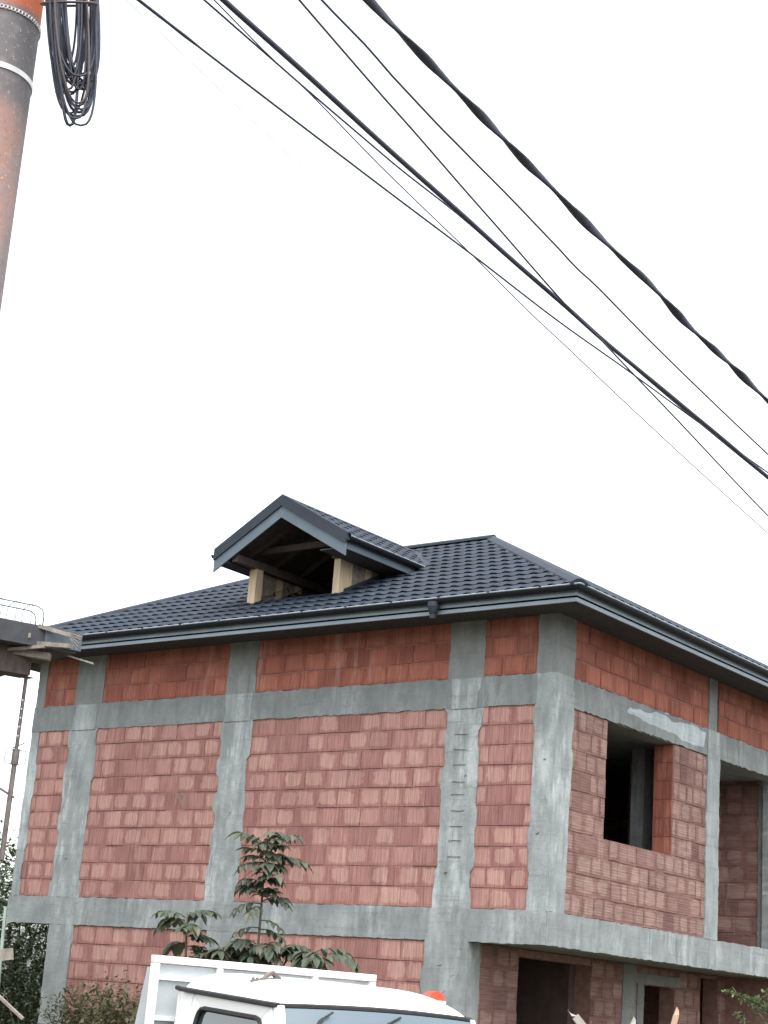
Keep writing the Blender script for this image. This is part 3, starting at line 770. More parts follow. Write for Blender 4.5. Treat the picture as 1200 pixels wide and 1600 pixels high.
# coil of spare cable
coil = thing('cable_coil', 'black coil of spare cable loops hanging beside the orange pole', 'cable coil', dep(112, 60, PD-.12))
RK = random.Random(5)
for i in range(26):
    left = 74+RK.random()*26; right = 118+RK.random()*31
    if i == 0: left, right = 70, 148
    bot = 95+RK.random()**1.3*85+(right-118)*.8; tp = -120-RK.random()*60
    if i in (3, 4): bot = 196
    tilt = RK.uniform(0, 20); Dz = PD-.20+RK.uniform(-.05, .05)
    pts = []; n_ = 40
    for k in range(n_):
        a = 2*math.pi*k/n_; cxp, cyp = (left+right)/2, (tp+bot)/2
        sq = abs(math.cos(a))**.75*math.copysign(1, math.cos(a))
        px = cxp+sq*(right-left)/2+tilt*((math.sin(a)+1)/2)**2*.8; py = cyp+math.sin(a)*(bot-tp)/2
        pts.append(dep(px, py, Dz+.03*math.cos(a)+.01*math.sin(3*a+i)))
    b = MB(); b.tube(pts, .0052 if i % 4 else .0068, 6, closed=True); b.build('cable_loop', CABLE_R if i in (2, 5, 9, 13) else CABLE, coil, smooth=True)
b = MB(); pts = []
for k in range(24):
    a = 2*math.pi*k/24; pts.append(dep(108+44*math.cos(a), 6+3*math.sin(a), PD-.20+.08*math.sin(a)))
b.tube(pts, .006, 6, closed=True); b.build('binding_wire', CABLE_R, coil, smooth=True)
b = MB(); b.tube([dep(20, -60, PD-.1), dep(60, -40, PD-.25), dep(110, -60, PD-.2)], .008, 6); b.build('hanger', CABLE_R, coil)

az = math.radians(36); WD = FH*math.cos(az)+RH*math.sin(az); WN = WD.cross(Vector((0, 0, 1)))
SPAN = 36.0
fp = Vector((PX, PY, 0))+WD*SPAN
pole2 = make_pole(fp.x, fp.y, 'plain concrete pole further along the street where the cables end', 9.6)
WIRES = [
 ('W1', [(217, 0), (335, 92), (560, 264), (727, 390), (870, 500), (992, 587), (1093, 661), (1200, 739)], .0066, -.10, 'thin dark cable with a lumpy wrapped first stretch, lowest of the bundle'),
 ('W2', [(313, 0), (413, 82), (477, 138), (600, 243), (730, 347), (843, 446), (943, 534), (1058, 632), (1121, 684), (1200, 751)], .006, -.06, 'thin dark cable running just under the thick smooth cable'),
 ('W3', [(333, 0), (413, 80), (480, 142), (600, 265), (727, 388), (840, 500), (880, 537), (1024, 673), (1200, 833)], .0038, -.02, 'fine grey wire that drops below the lumpy cable'),
 ('W4', [(347, 0), (483, 120), (600, 227), (707, 322), (801, 407), (883, 478), (943, 532), (1058, 627), (1121, 679), (1200, 746)], .0165, .02, 'thick smooth black cable, second thickest overhead'),
 ('W5', [(468, 0), (600, 153), (642, 200), (758, 333), (880, 472), (943, 535), (1058, 656), (1200, 807)], .0064, .06, 'thin dark cable that crosses below the thick smooth cable'),
 ('W6', [(502, 0), (583, 83), (600, 105), (689, 200), (714, 225), (801, 313), (866, 381), (900, 418), (932, 447), (1024, 541), (1200, 710)], .0068, .10, 'thin slightly kinked cable between the twisted cable and the thick smooth one'),
 ('W7', [(577, 0), (600, 25), (771, 200), (823, 255), (857, 288), (900, 333), (968, 400), (1012, 440), (1078, 511), (1142, 570), (1200, 627)], .03, .14, 'thickest overhead cable, a flat twisted black power bundle'),
 ('W8', [(205, 5), (275, 75), (800, 560), (1110, 825)], .0012, -.14, 'hair-thin pale wire, lowest and faintest in the sky')]
def lsq2(s_, z_):                                # z = a + b s + c s^2
    import numpy as np
    q = np.polyfit(s_, z_, 2)
    if q[0] < .0008:
        c_ = .0015; l = np.polyfit(s_, np.array(z_)-c_*np.array(s_)**2, 1); q = [c_, l[0], l[1]]
    return q
for nm, pts, r_, off, lab in WIRES:
    p0 = Vector((PX, PY, 0))+WN*off
    X = [onplane(px, py, WN, p0) for px, py in pts]
    ss = [(x-p0).dot(WD) for x in X]; q = lsq2(ss, [x.z for x in X])
    res = [x.z-(q[0]*s_*s_+q[1]*s_+q[2]) for s_, x in zip(ss, X)]
    def dz(s_):
        if s_ <= ss[0] or s_ >= ss[-1]: return 0
        for i in range(len(ss)-1):
            if ss[i] <= s_ <= ss[i+1]:
                k = (s_-ss[i])/(ss[i+1]-ss[i]); k = k*k*(3-2*k)
                ra = res[i] if 0 < i else 0; rb_ = res[i+1] if i+1 < len(ss)-1 else 0
                return ra+(rb_-ra)*k
        return 0
    step = .06 if nm in ('W7', 'W1') else .15
    K = int(SPAN/step); P_ = []
    for i in range(K+1):
        s_ = .0+SPAN*i/K; P_.append(p0+WD*s_+Vector((0, 0, q[0]*s_*s_+q[1]*s_+q[2]+dz(s_))))
    b = MB()
    if nm == 'W7':
        V = []; fs = []; n_ = 8
        for i, p in enumerate(P_):
            s_ = i*step; tw = s_*2*math.pi/1.45+.5*math.sin(s_*1.7)
            w, h = .030*(1+.15*math.sin(s_*5)), .015
            for k in range(n_):
                a = 2*math.pi*k/n_; x, y = w*math.cos(a), h*math.sin(a)
                x, y = x*math.cos(tw)-y*math.sin(tw), x*math.sin(tw)+y*math.cos(tw)
                V.append(p+WN*x+Vector((0, 0, y)))
        for i in range(K):
            for k in range(n_): fs.append((i*n_+k, i*n_+(k+1) % n_, (i+1)*n_+(k+1) % n_, (i+1)*n_+k))
        b.raw(V, fs)
    elif nm == 'W1':
        rr = [r_*(1.35+.35*noise.noise(Vector((i*.55, 0, 0)))) if i*step < 1.35 else r_ for i in range(K+1)]
        b.tube(P_, rr, 6)
    else: b.tube(P_, r_, 6)
    o = b.build('overhead_cable', CABLE, None, smooth=True); tag(o, lab, 'cable', 'overhead cables between the poles')

# ------------------------------------------------------------------ neighbouring structure with propped formwork
ND = 20.5; na = math.radians(57)
NE = FH*math.cos(na)+RH*math.sin(na); NB = FH*math.sin(na)-RH*math.cos(na)     # along the edge, and inwards
NO = dep(128, 990, ND)
nb = thing('unfinished_slab_building', 'grey concrete floor slab under construction with planks and formwork along its edge', 'building', (NO.x, NO.y, 0))
def NP(u, w, z): return Vector((NO.x, NO.y, 0))+NE*u+NB*w+Vector((0, 0, z))
def nbox(b, u0, u1, w0, w1, z0, z1):
    b.hexa([NP(u0, w0, z0), NP(u1, w0, z0), NP(u1, w1, z0), NP(u0, w1, z0), NP(u0, w0, z1), NP(u1, w0, z1), NP(u1, w1, z1), NP(u0, w1, z1)])
zt = NO.z
b = MB(); nbox(b, -6, -.05, 0, 3.0, zt-.26, zt); b.build('slab', noisy('dark_slab_concrete', (.028, .029, .033), (.055, .057, .062), 4, .85, .5), nb)  # slab coloured very dark blue-grey all over
b = MB(); nbox(b, -6, -.50, .25, .55, zt-.58, zt-.262); b.build('edge_beam', WOODD, nb)
b = MB(); nbox(b, -.48, .0, -.03, -.004, zt-.23, zt+.01); b.build('edge_board', noisy('slab_board', (.04, .055, .075), (.09, .11, .13), 4, .7, .2), nb)
zl = dep(8, 1345, ND).z
b = MB(); nbox(b, -6, -1.42, .3, 3.0, zl-.62, zl); b.build('lower_slab', CONC_P, nb)
for u, w in ((-5.6, .5), (-5.6, 2.7), (-1.9, 2.7), (-2.6, .6)):
    b = MB(); nbox(b, u-.15, u+.15, w-.15, w+.15, 0, zl-.62); b.build('column', CONC_D, nb)
    b = MB(); nbox(b, u-.12, u+.12, w+.2-.12, w+.2+.12, zl, zt-.26); b.build('column', CONC_D, nb)
def plank(name, p0, p1, w, h, label, m=WOODG, grp='formwork planks under the slab edge', up=Vector((0, 0, 1))):
    b = MB(); b.bar(p0, p1, w, h, up, w*.95, h*.95); o = b.build(name, m); tag(o, label, 'plank', grp); return o
plank('formwork_plank', dep(-70, 1003, ND-.1), dep(78, 1027, ND-.15), .14, .085, 'thick grey plank lowest under the slab edge')
plank('formwork_plank', dep(-60, 998, ND-.25), dep(50, 995, ND-.3), .16, .06, 'short grey plank laid askew on the lowest plank')
plank('formwork_plank', dep(2, 1002, ND-.05), dep(111, 1010, ND-.45), .09, .055, 'pale round-ended plank jutting past the slab corner')
plank('formwork_plank', dep(40, 1004, ND+.3), dep(146, 1037, ND+.1), .03, .02, 'thin pale batten sticking out under the slab corner', BLOND)
plank('formwork_plank', dep(60, 978, ND-.3), dep(128, 998, ND-.3), .03, .05, 'grey board along the slab rim with a splintered end')
for k in range(5):
    o = plank('splinter', dep(105, 988+k, ND-.3), dep(128-2*k, 995+5*k, ND-.35+.02*k), .02, .008, '%s splinter fanning from the slab rim, %s of the five' % (('longest', 'highest'), ('long', 'second highest'), ('middling', 'middle'), ('short', 'second lowest'), ('shortest', 'lowest'))[k], BLOND, 'splinters at the slab corner')
b = MB(); c_ = dep(5, 980, ND-.3); b.bar(c_-NE*.09, c_+NE*.06, .10, .12); tag(b.build('timber_block', WOOD), 'yellow sawn timber block sitting on the planks', 'block')
plank('formwork_plank', dep(-60, 1022, ND+.1), dep(62, 1042, ND+.12), .05, .07, 'dark square batten under the thick plank', WOODD)
plank('formwork_plank', dep(-20, 985, ND-.35), dep(34, 1012, ND-.1), .10, .05, 'stubby grey plank slanting across the slab edge')
plank('formwork_plank', dep(8, 1016, ND-.2), dep(70, 1010, ND-.35), .06, .04, 'narrow grey plank tucked between the thick planks')
# reinforcement cage on the slab
cage = thing('rebar_cage', 'bent steel reinforcement cage standing on the slab edge', 'rebar', NP(-.4, .3, zt))
cz0 = zt-.02
for w, z in ((.18, .27), (.42, .25)):
    b = MB(); pts = [NP(u, w, zt+z) for u in (-4, -2, -1, -.55)]+[NP(-.48, w, zt+z-.03), NP(-.45, w, zt+z-.10), NP(-.45, w, cz0)]
    b.tube(pts, .009, 6); b.build('long_bar', REBAR, cage, smooth=True)
for k in range(14):
    u = -.62-k*.2
    b = MB(); b.tube([NP(u, .15, cz0), NP(u+.01*jag(1), .15, zt+.27), NP(u, .17, zt+.285), NP(u, .43, zt+.265), NP(u, .45, zt+.25), NP(u+.02*jag(1), .45, cz0)], .005, 5)
    b.build('stirrup', REBAR, cage, smooth=True)
b = MB(); b.tube([NP(-4, .1, zt+.10), NP(-1.35, .1, zt+.09)], .007, 6); b.build('long_bar', REBAR, cage)
# telescopic steel props
def prop(px0, py0, px1, py1, D, label):
    a = onplane(px0, py0, NB, NP(0, .4, 0)); a.z = zt-.58; c = Vector((a.x, a.y, zl))
    t = thing('steel_prop', label, 'prop', c, 'telescopic props holding up the slab')
    mid = c.lerp(a, .56)
    b = MB(); b.tube([mid-Vector((0, 0, .1)), a], .024, 10); b.build('inner_tube', STEEL, t)
    b = MB(); b.tube([c, mid], .032, 10); b.build('outer_tube', STEEL, t)
    b = MB(); b.tube([mid+Vector((0, 0, -.10)), mid+Vector((0, 0, .09))], [.045, .045], 12); b.build('collar_nut', STEEL, t)
    b = MB(); lo = [mid+RH*x+Vector((0, 0, z)) for x, z in ((.03, .08), (.12, .07), (.13, .0), (.12, -.08), (.03, -.09))]
    b.tube(lo, .006, 5); b.tube([Vector((2*mid.x-p.x, 2*mid.y-p.y, p.z)) for p in lo], .006, 5); b.build('handle', STEEL, t)
    b = MB(); b.tube([mid+RH*-.05+Vector((0, 0, .10)), mid+RH*.09+Vector((0, 0, .17))], .007, 5); b.build('pin', STEEL, t)
    for k in range(5):
        p = mid+Vector((0, 0, .25+k*.11)); b = MB(); b.tube([p-FH*.0255, p-FH*.022], .009, 8); b.build('pin_hole', GALV, t)
    b = MB(); b.box(c.x-.07, c.x+.07, c.y-.07, c.y+.07, zl, zl+.008); b.build('base_plate', STEEL, t)
    b = MB(); b.box(a.x-.07, a.x+.07, a.y-.07, a.y+.07, a.z-.008, a.z); b.build('head_plate', STEEL, t)
    return t
prop(42, 1050, 5, 1330, ND+.1, 'rusty steel prop standing nearest the slab corner')
prop(-10, 1042, -50, 1330, ND+.3, 'rusty steel prop standing further in under the slab')
b = MB(); b.tube([dep(-40, 1212, ND+.1), dep(0, 1232, ND+.1), dep(22, 1246, ND+.05)], .014, 6); o = b.build('brace_bar', STEEL); tag(o, 'thin steel brace bar tied across the rusty prop', 'bar')
# ladder and timber by the garden
lad = thing('ladder', 'pale green metal ladder leaning below the lower slab', 'ladder', dep(-2, 1590, ND-.6))
for px in (-14, 9):
    b = MB(); p = dep(px, 1418, ND-.5); q = dep(px-6, 1480, ND-.7); d = (q-p).normalized(); q = p+d*((p.z)/(-d.z)); b.bar(p, q, .03, .05, up=FH); b.build('rail', LADDER, lad)
for k in range(11):
    y_ = 1432+k*19; b = MB(); p = dep(-14-(y_-1418)*.1, y_, ND-.52-.003*(y_-1418)); q = dep(9-(y_-1418)*.1, y_+2, ND-.52-.003*(y_-1418)); b.tube([p, q], .012, 6); b.build('rung', LADDER, lad)
plank('timber_beam', dep(-60, 1499, ND-1.4), dep(20, 1490, ND-1.2), .07, .13, 'grey timber beam end resting beside the pale green ladder', WOODG, 'timbers in the garden')
plank('timber_stick', dep(-30, 1530, ND-1.3), dep(36, 1592, ND-1.6), .03, .03, 'thin leaning stick in the shrubs', WOODG, 'timbers in the garden')

# ------------------------------------------------------------------ truck
TA = math.radians(33)
TF = (-FH)*math.cos(TA)+RH*math.sin(TA)                 # truck's forward direction
TL = Vector((0, 0, 1)).cross(TF)                        # truck's left
fr_ = dep(432, 1566, 11.0)                              # front right corner of the cab roof
CW, CL = 1.53, 1.30                                     # cab roof width and length
TO = fr_ + TL*CW/2; TO.z = 0                            # middle of the windscreen's top edge, on the ground
truck = thing('pickup_truck', 'old white flatbed truck with orange roof lamp and tall rusty headboard', 'truck', TO)
truck.rotation_euler = (0, 0, math.atan2(TF.y, TF.x))
bpy.context.view_layer.update()
TM = Matrix.Translation(TO) @ Matrix.Rotation(math.atan2(TF.y, TF.x), 4, 'Z')
def tb(b, name, m, par=truck, smooth=False, bev=0, label=None):     # truck-local mesh: x forward, y left, z up
    o = bpy.data.objects.new(name, b.mesh(name, m, smooth)); COL.objects.link(o); o.parent = par
    if bev:
        md = o.modifiers.new('bevel', 'BEVEL'); md.width = bev; md.segments = 3; md.limit_method = 'ANGLE'
        for p in o.data.polygons: p.use_smooth = True
    if label: o['label'] = label
    return o
# roof skin: crowned, rounded corners, slightly lower in front
def roofz(u, v):                                        # u 0 front..1 rear, v -1..1
    eu = min(u, 1-u); 
    cu = 1-max(0, 1-u/.34)**2.4*.95 if u < .5 else 1-max(0, 1-(1-u)/.10)**2.6*.95
    cv = 1-abs(v)**5.5
    return .135*max(0, cu)**.75*max(0, cv)**.62
b = MB(); NU, NV = 32, 32; V = []
def gut(u, v): return 1.645+.062*u+.018*(1-v*v)*(1-u)
for i in range(NU+1):
    for j in range(NV+1):
        u = (i/NU); u = .5-.5*math.cos(math.pi*u); v = -math.cos(math.pi*j/NV)
        rc = .10                                          # round the plan corners
        x = -u*CL; y = v*CW/2
        ex = min(u, 1-u)*CL
        if ex < rc: y *= 1-(rc-math.sqrt(max(0, rc*rc-(rc-ex)**2)))/(CW/2)*.9
        bow = .07*(1-v*v)*(1-u)
        V.append((x+bow, y, gut(u, v)+roofz(u, v)))
b.raw(V, [(i*(NV+1)+j, i*(NV+1)+j+1, (i+1)*(NV+1)+j+1, (i+1)*(NV+1)+j) for i in range(NU) for j in range(NV)])
roof_p = tb(b, 'cab_roof', PAINT, smooth=True)
# rain gutter (black) along both sides and over the windscreen
for sg in (-1, 1):
    b = MB(); b.tube([(-CL-.03, sg*(CW/2+.012), gut(1.0, 1)+.004)]+[(-u*CL, sg*(CW/2+.012-(0.03 if u < .06 else 0)), gut(u, 1)-.002) for u in (.98, .8, .6, .4, .2, .06, 0)], .017, 6); tb(b, 'rain_gutter', RUBBER)
b = MB(); b.tube([(.07*(1-v*v)+.012, v*(CW/2-.01), gut(0, v)-.004) for v in [-1+k*.125 for k in range(17)]], .016, 6); tb(b, 'windscreen_seal', RUBBER)
# cab body: side panels with window openings, windscreen frame, rear wall
ZS, ZW = .92, 1.0                                        # belt line
def sidepanel(sg):
    yT, yB = sg*(CW/2-.01), sg*(CW/2+.10)
    def q(x, z):                                         # point on the side surface
        k = (z-ZS)/(1.66-ZS); return (x, yB+(yT-yB)*k, z)
    b = MB(); t_ = .03
    def pan(pts):
        n_ = len(pts); o_ = [q(*p) for p in pts]; i_ = [(x, y-sg*t_, z) for x, y, z in o_]
        f = [tuple(range(n_)), tuple(range(2*n_-1, n_-1, -1))]+[(k, n_+k, n_+(k+1) % n_, (k+1) % n_) for k in range(n_)]
        b.raw(o_+i_, f if sg > 0 else [tuple(reversed(x)) for x in f])
    pan([(-CL-.03, ZS), (-1.20, ZS), (-1.12, 1.70), (-CL, 1.71)])                # rear pillar
    tb(b, 'cab_side', PAINT, bev=.006)
    b = MB(); pan([(.34, ZS), (.44, ZS), (.045, 1.645), (-.055, 1.648)]); tb(b, 'windscreen_pillar', PAINT, bev=.006)
    # door: frame round the glass
    b = MB()
    O = [(-1.19, ZS), (.33, ZS), (-.065, 1.64), (-1.11, 1.69)]; I = [(-1.06, ZS+.06), (.14, ZS+.06), (-.165, 1.555), (-1.00, 1.59)]
    for k in range(4): pan([O[k], O[(k+1) % 4], I[(k+1) % 4], I[k]])
    d = tb(b, 'door', PAINT, bev=.005)
    b = MB(); b.tube([Vector(q(*p))-Vector((0, sg*.030, 0)) for p in [(-1.195, ZS), (-1.115, 1.695), (-.06, 1.645), (.335, ZS)]], .011, 6); tb(b, 'door_gap_strip', RUBBER, d)  # dark strip added behind the door gap so it reads as shadow
    b = MB(); t_ = .012
    G = [(-1.06, ZS+.06), (.14, ZS+.06), (-.165, 1.555), (-1.00, 1.59)]
    o_ = [Vector(q(*p))-Vector((0, sg*.016, 0)) for p in G]; b.quad(o_ if sg > 0 else list(reversed(o_)))
    tb(b, 'side_window', GLASS_S, d)
    b = MB(); rc = []
    for k in range(4):                                   # rounded rubber seal
        p, a_, c_ = Vector(G[k]), Vector(G[k-1]), Vector(G[(k+1) % 4]); e0 = p+(a_-p).normalized()*.07; e1 = p+(c_-p).normalized()*.07
        for w in (0, .33, .66, 1): z_ = e0.lerp(p, w).lerp(p.lerp(e1, w), w); rc.append(q(z_.x, z_.y))
    b.tube(rc, .016, 6, closed=True); tb(b, 'window_seal', RUBBER, d)
    b = MB(); b.box(-1.18, .32, min(yB-sg*.03, yB), max(yB-sg*.03, yB), .42, ZS-.004); tb(b, 'door_skin', PAINT, d, bev=.008)
    b = MB(); b.box(-1.08, -.92, min(yB+sg*.005, yB+sg*.035), max(yB+sg*.005, yB+sg*.035), ZS-.13, ZS-.10); tb(b, 'door_handle', CHROME, d, bev=.006)
sidepanel(-1); sidepanel(1)
# windscreen, gently bowed
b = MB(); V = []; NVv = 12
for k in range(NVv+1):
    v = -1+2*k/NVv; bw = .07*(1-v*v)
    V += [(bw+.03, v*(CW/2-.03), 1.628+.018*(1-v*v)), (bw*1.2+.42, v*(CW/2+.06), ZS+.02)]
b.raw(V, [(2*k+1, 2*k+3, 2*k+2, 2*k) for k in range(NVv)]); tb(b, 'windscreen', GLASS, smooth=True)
for y0, y1 in ((.10, -.18), (-.42, -.66)):               # wipers hang from the top edge
    b = MB(); b.tube([(.12, y0, 1.625), (.165, (y0+y1)/2, 1.57), (.245, y1, 1.46)], .008, 6); b.tube([(.16, y0*.6+y1*.4, 1.585), (.40, y1-.25, 1.22)], .010, 5); tb(b, 'wiper', RUBBER)
b = MB(); b.box(-CL-.03, -CL, -CW/2, CW/2, .5, 1.70); tb(b, 'cab_rear_wall', PAINT)
b = MB(); b.box(-CL+.05, .3, -CW/2+.08, CW/2-.08, .45, .8); tb(b, 'seat_bench', RUBBER, bev=.05)
# roof fittings
pm = Vector((-.62, -.36, 0)); zr_ = 1.80
b = MB()
def rz(x, y): return gut(-x/CL, 2*y/CW)+roofz(-x/CL, 2*y/CW)
bx, by = -.56, -.54; za = rz(bx, by-.09); zb = rz(bx, by+.11)
b.bar((bx, by-.10, za+.006), (bx+.02, by+.11, zb+.006), .03, .014); b.tube([(bx, by-.01, (za+zb)/2), (bx, by+.02, (za+zb)/2+.035), (bx, by+.06, zb+.035), (bx+.01, by+.10, zb)], .018, 6)
for k in range(3): b.tube([(bx, by-.085+.03*k, za), (bx, by-.085+.03*k, za+.03)], .010, 6)
tb(b, 'roof_bracket', STEEL)
b = MB(); V = []
for k in range(9):
    a = math.pi*k/8; V.append((math.cos(a)*.085, math.sin(a)**.7*.062))
n_ = len(V); pts = [(x_, y_, z_) for x_ in (-.05, .05) for y_, z_ in V]
pts = [(p[0]*.9-.30, p[1]*.75+.655, p[2]*1.0+1.752) for p in pts]
b.raw(pts, [(k, k+1, n_+k+1, n_+k) for k in range(n_-1)]+[tuple(range(n_-1, -1, -1)), tuple(range(n_, 2*n_))]); tb(b, 'roof_lamp', LAMP, smooth=False)
b = MB(); b.box(-.35, -.25, .585, .725, 1.68, 1.754); tb(b, 'roof_lamp_base', GALV)
# bonnet, wings, front
b = MB(); b.hexa([(.40, -.62, .45), (1.55, -.60, .45), (1.55, .60, .45), (.40, .62, .45), (.40, -.62, ZS+.03), (1.50, -.56, .86), (1.50, .56, .86), (.40, .62, ZS+.03)]); tb(b, 'bonnet', PAINT, bev=.05)
for sg in (-1, 1):
    b = MB(); y0, y1 = sorted((sg*.60, sg*.86)); b.hexa([(.38, y0, .50), (1.52, y0, .50), (1.52, y1, .50), (.38, y1, .50), (.38, y0, ZS), (1.46, y0, .80), (1.46, y1, .76), (.38, y1, ZS-.02)]); tb(b, 'wing', PAINT, bev=.04)
    b = MB(); b.tube([(1.53, sg*.62, .66), (1.575, sg*.62, .66)], [.105, .09], 20); tb(b, 'headlight', HEADL)
b = MB()
for k in range(7): b.box(1.55, 1.565, -.46, .46, .50+k*.045, .525+k*.045)
tb(b, 'grille', RUBBER)
b = MB(); b.box(1.58, 1.66, -.86, .86, .36, .47); tb(b, 'bumper', CHROME, bev=.02)
b = MB(); b.box(-3.9, 1.5, -.36, -.28, .42, .54); b.box(-3.9, 1.5, .28, .36, .42, .54); tb(b, 'chassis', RUBBER)
for x in (.95, -2.75):
    for sg in (-1, 1):
        b = MB(); y0 = sg*.62
        for r0, r1, m_, nm_ in ((.20, .36, RUBBER, 'tyre'),):
            prf = [(.20, -.10), (.33, -.11), (.36, -.08), (.36, .08), (.33, .11), (.20, .10)]
            V = []; fs = []; K_ = 28
            for r_, w in prf:
                for k in range(K_): a = 2*math.pi*k/K_; V.append((x+r_*math.cos(a), y0+w, .36+r_*math.sin(a)))
            for i in range(len(prf)-1):
                for k in range(K_): fs.append((i*K_+k, i*K_+(k+1) % K_, (i+1)*K_+(k+1) % K_, (i+1)*K_+k))
            b.raw(V, fs)
        w_ = tb(b, 'wheel', RUBBER, smooth=True)
        b = MB(); b.tube([(x, y0-.07, .36), (x, y0+.07, .36)], .205, 20); tb(b, 'rim', PANEL, w_)
# flat bed, low sides, tall headboard
HX = -CL-.15; HWd = 1.86
b = MB(); b.box(-3.95, HX+.03, -HWd/2, HWd/2, .80, .88); tb(b, 'bed_floor', WOODG)
for sg in (-1, 1):
    b = MB(); y0, y1 = sorted((sg*HWd/2, sg*(HWd/2-.03))); b.box(-3.95, HX, y0, y1, .885, 1.25); tb(b, 'bed_side', PAINT, bev=.006)
b = MB(); b.box(-3.98, -3.952, -HWd/2, HWd/2, .88, 1.25); tb(b, 'tailgate', PAINT, bev=.006)
HT = 1.915
hb = MB(); hb.box(HX-.02, HX+.03, -HWd/2, HWd/2, HT-.05, HT)
head = tb(hb, 'headboard', RACK, bev=.006, label='white tubular headboard frame with rusted top rail')
for nm_, q in (('post', (-HWd/2, -HWd/2+.055, .80, HT-.052)), ('post', (HWd/2-.055, HWd/2, .80, HT-.052)), ('post', (-.42, -.375, .80, HT-.052)), ('post', (.375, .42, .80, HT-.052))):
    b = MB(); b.box(HX-.018, HX+.028, q[0], q[1], q[2], q[3]); tb(b, nm_, RACK, head, bev=.006)
for z in (HT-.13, HT-.40):
    b = MB(); b.box(HX-.012, HX+.024, -HWd/2+.056, HWd/2-.056, z-.03, z); tb(b, 'rail', RACK, head)
b = MB(); b.box(HX-.016, HX-.008, -HWd/2+.05, HWd/2-.05, .85, HT-.055); tb(b, 'sheet', PANEL, head)
b = MB(); b.hexa([(HX-.30, -HWd/2, .88), (HX-.02, -HWd/2, .88), (HX-.02, -HWd/2+.03, .88), (HX-.30, -HWd/2+.03, .88), (HX-.06, -HWd/2, HT-.08), (HX-.02, -HWd/2, HT-.08), (HX-.02, -HWd/2+.03, HT-.08), (HX-.06, -HWd/2+.03, HT-.08)]); tb(b, 'gusset', PANEL, head)

# ------------------------------------------------------------------ plants
RP = random.Random(21)
def leaflet(b, p, d, up, L, wd, droop):
    """folded, drooping leaf blade"""
    d = d.normalized(); s_ = d.cross(up).normalized(); u_ = s_.cross(d)
    K_ = 4; c_ = []; p_ = Vector(p); dd = d.copy()
    ws = [.12, .85, 1.0, .7, .06]; rows = []
    for k in range(K_+1):
        w = wd*ws[k]*.5
        rows.append((p_-s_*w+u_*w*.35, p_.copy(), p_+s_*w+u_*w*.35))
        dd = (dd-Vector((0, 0, droop/K_))).normalized(); p_ = p_+dd*(L/K_)
    for k in range(K_):
        for j in (0, 1): b.quad([rows[k][j], rows[k][j+1], rows[k+1][j+1], rows[k+1][j]])
def compound_leaf(b, p, d, L, pairs, ll, lw, droop=.9):
    """pinnate leaf: rachis with paired hanging leaflets and one at the tip"""
    p = Vector(p); d = d.normalized(); pts = [p.copy()]; dd = d.copy(); K_ = pairs+1
    for k in range(K_): dd = (dd-Vector((0, 0, .9/K_))).normalized(); pts.append(pts[-1]+dd*(L/K_))
    b.cur = RP.random()
    b.tube(pts, [.006-.004*k/K_ for k in range(K_+1)], 4, caps=False)
    for k in range(1, K_+1):
        t_ = (pts[k]-pts[k-1]).normalized(); s_ = t_.cross(Vector((0, 0, 1)))
        if s_.length < .1: s_ = RH.copy()
        s_.normalize(); sc = 1-.25*abs(k/K_-.55)
        for sg in (-1, 1):
            b.cur = RP.random()
            leaflet(b, pts[k], (s_*sg*.9+t_*.55+Vector((0, 0, RP.uniform(-.2, .15)))), Vector((0, 0, 1)), ll*sc*RP.uniform(.85, 1.12), lw*sc*RP.uniform(.85, 1.1), droop*RP.uniform(.7, 1.4))
    b.cur = RP.random(); leaflet(b, pts[-1], dd, Vector((0, 0, 1)), ll*1.1, lw, droop)
def cdir(a, up): return (RH*math.cos(a)-FH*math.sin(a)+Vector((0, 0, up)))
SD = 16.0
def sapling(name, label, stem_px, leaves, D=SD, ll=.145, lw=.078):
    base = dep(*stem_px[-1], D); base.z = 0
    t = thing(name, label, 'sapling', base, 'broad-leaved saplings in front of the wall')
    pts = [dep(x, y, D) for x, y in stem_px]; pts.append(Vector((pts[-1].x, pts[-1].y, 0)))
    b = MB(); K_ = len(pts); b.tube(pts, [.006+.012*k/(K_-1) for k in range(K_)], 7); b.build('stem', STEM, t, smooth=True)
    for (px, py, a, up, L, pr) in leaves:
        k_ = RP.uniform(.72, 1.22); b = MB(); compound_leaf(b, dep(px, py, D+RP.uniform(-.05, .05)), cdir(math.radians(a+RP.uniform(-15, 15)), up), L, pr, ll*k_, lw*k_*RP.uniform(.8, 1.15), RP.uniform(.5, 1.5)); b.build('leaf', LEAF, t)
    return t
R_ = RP
main = []
for k in range(24):                                       # dense crown
    py = 1312+k*4.2; main.append((418-k*.35, py, R_.uniform(0, 360), R_.uniform(.5, 1.6), R_.uniform(.11, .20), R_.choice((2, 2, 3))))
main += [(417, 1325, 170, 1.3, .28, 4), (420, 1325, 20, 1.2, .30, 4), (424, 1345, 5, .7, .28, 3), (416, 1350, 185, .5, .20, 2), (415, 1378, 200, .4, .18, 2), (414, 1400, 350, .4, .18, 2)]
for py, a in ((1412, 178), (1418, 100), (1438, 20), (1450, 185), (1452, 350)):
    main.append((407, py, a, .35, .22, 2))
sapling('walnut_sapling', 'tall young walnut with a single leafy stem before the brick wall', [(420, 1300), (412, 1370), (408, 1420), (404, 1470), (402, 1540)], main)
sec = []
for k in range(13):
    sec.append((292+R_.uniform(-6, 6), 1432+k*5.2, R_.uniform(0, 360), R_.uniform(.3, 1.2), R_.uniform(.12, .20), 2))
sec += [(294, 1432, 10, 1.0, .22, 3), (290, 1434, 172, .9, .22, 3)]
sapling('walnut_sapling', 'shorter young walnut beside the concrete column, over the truck headboard', [(293, 1424), (291, 1460), (290, 1500), (292, 1560)], sec)
low = []
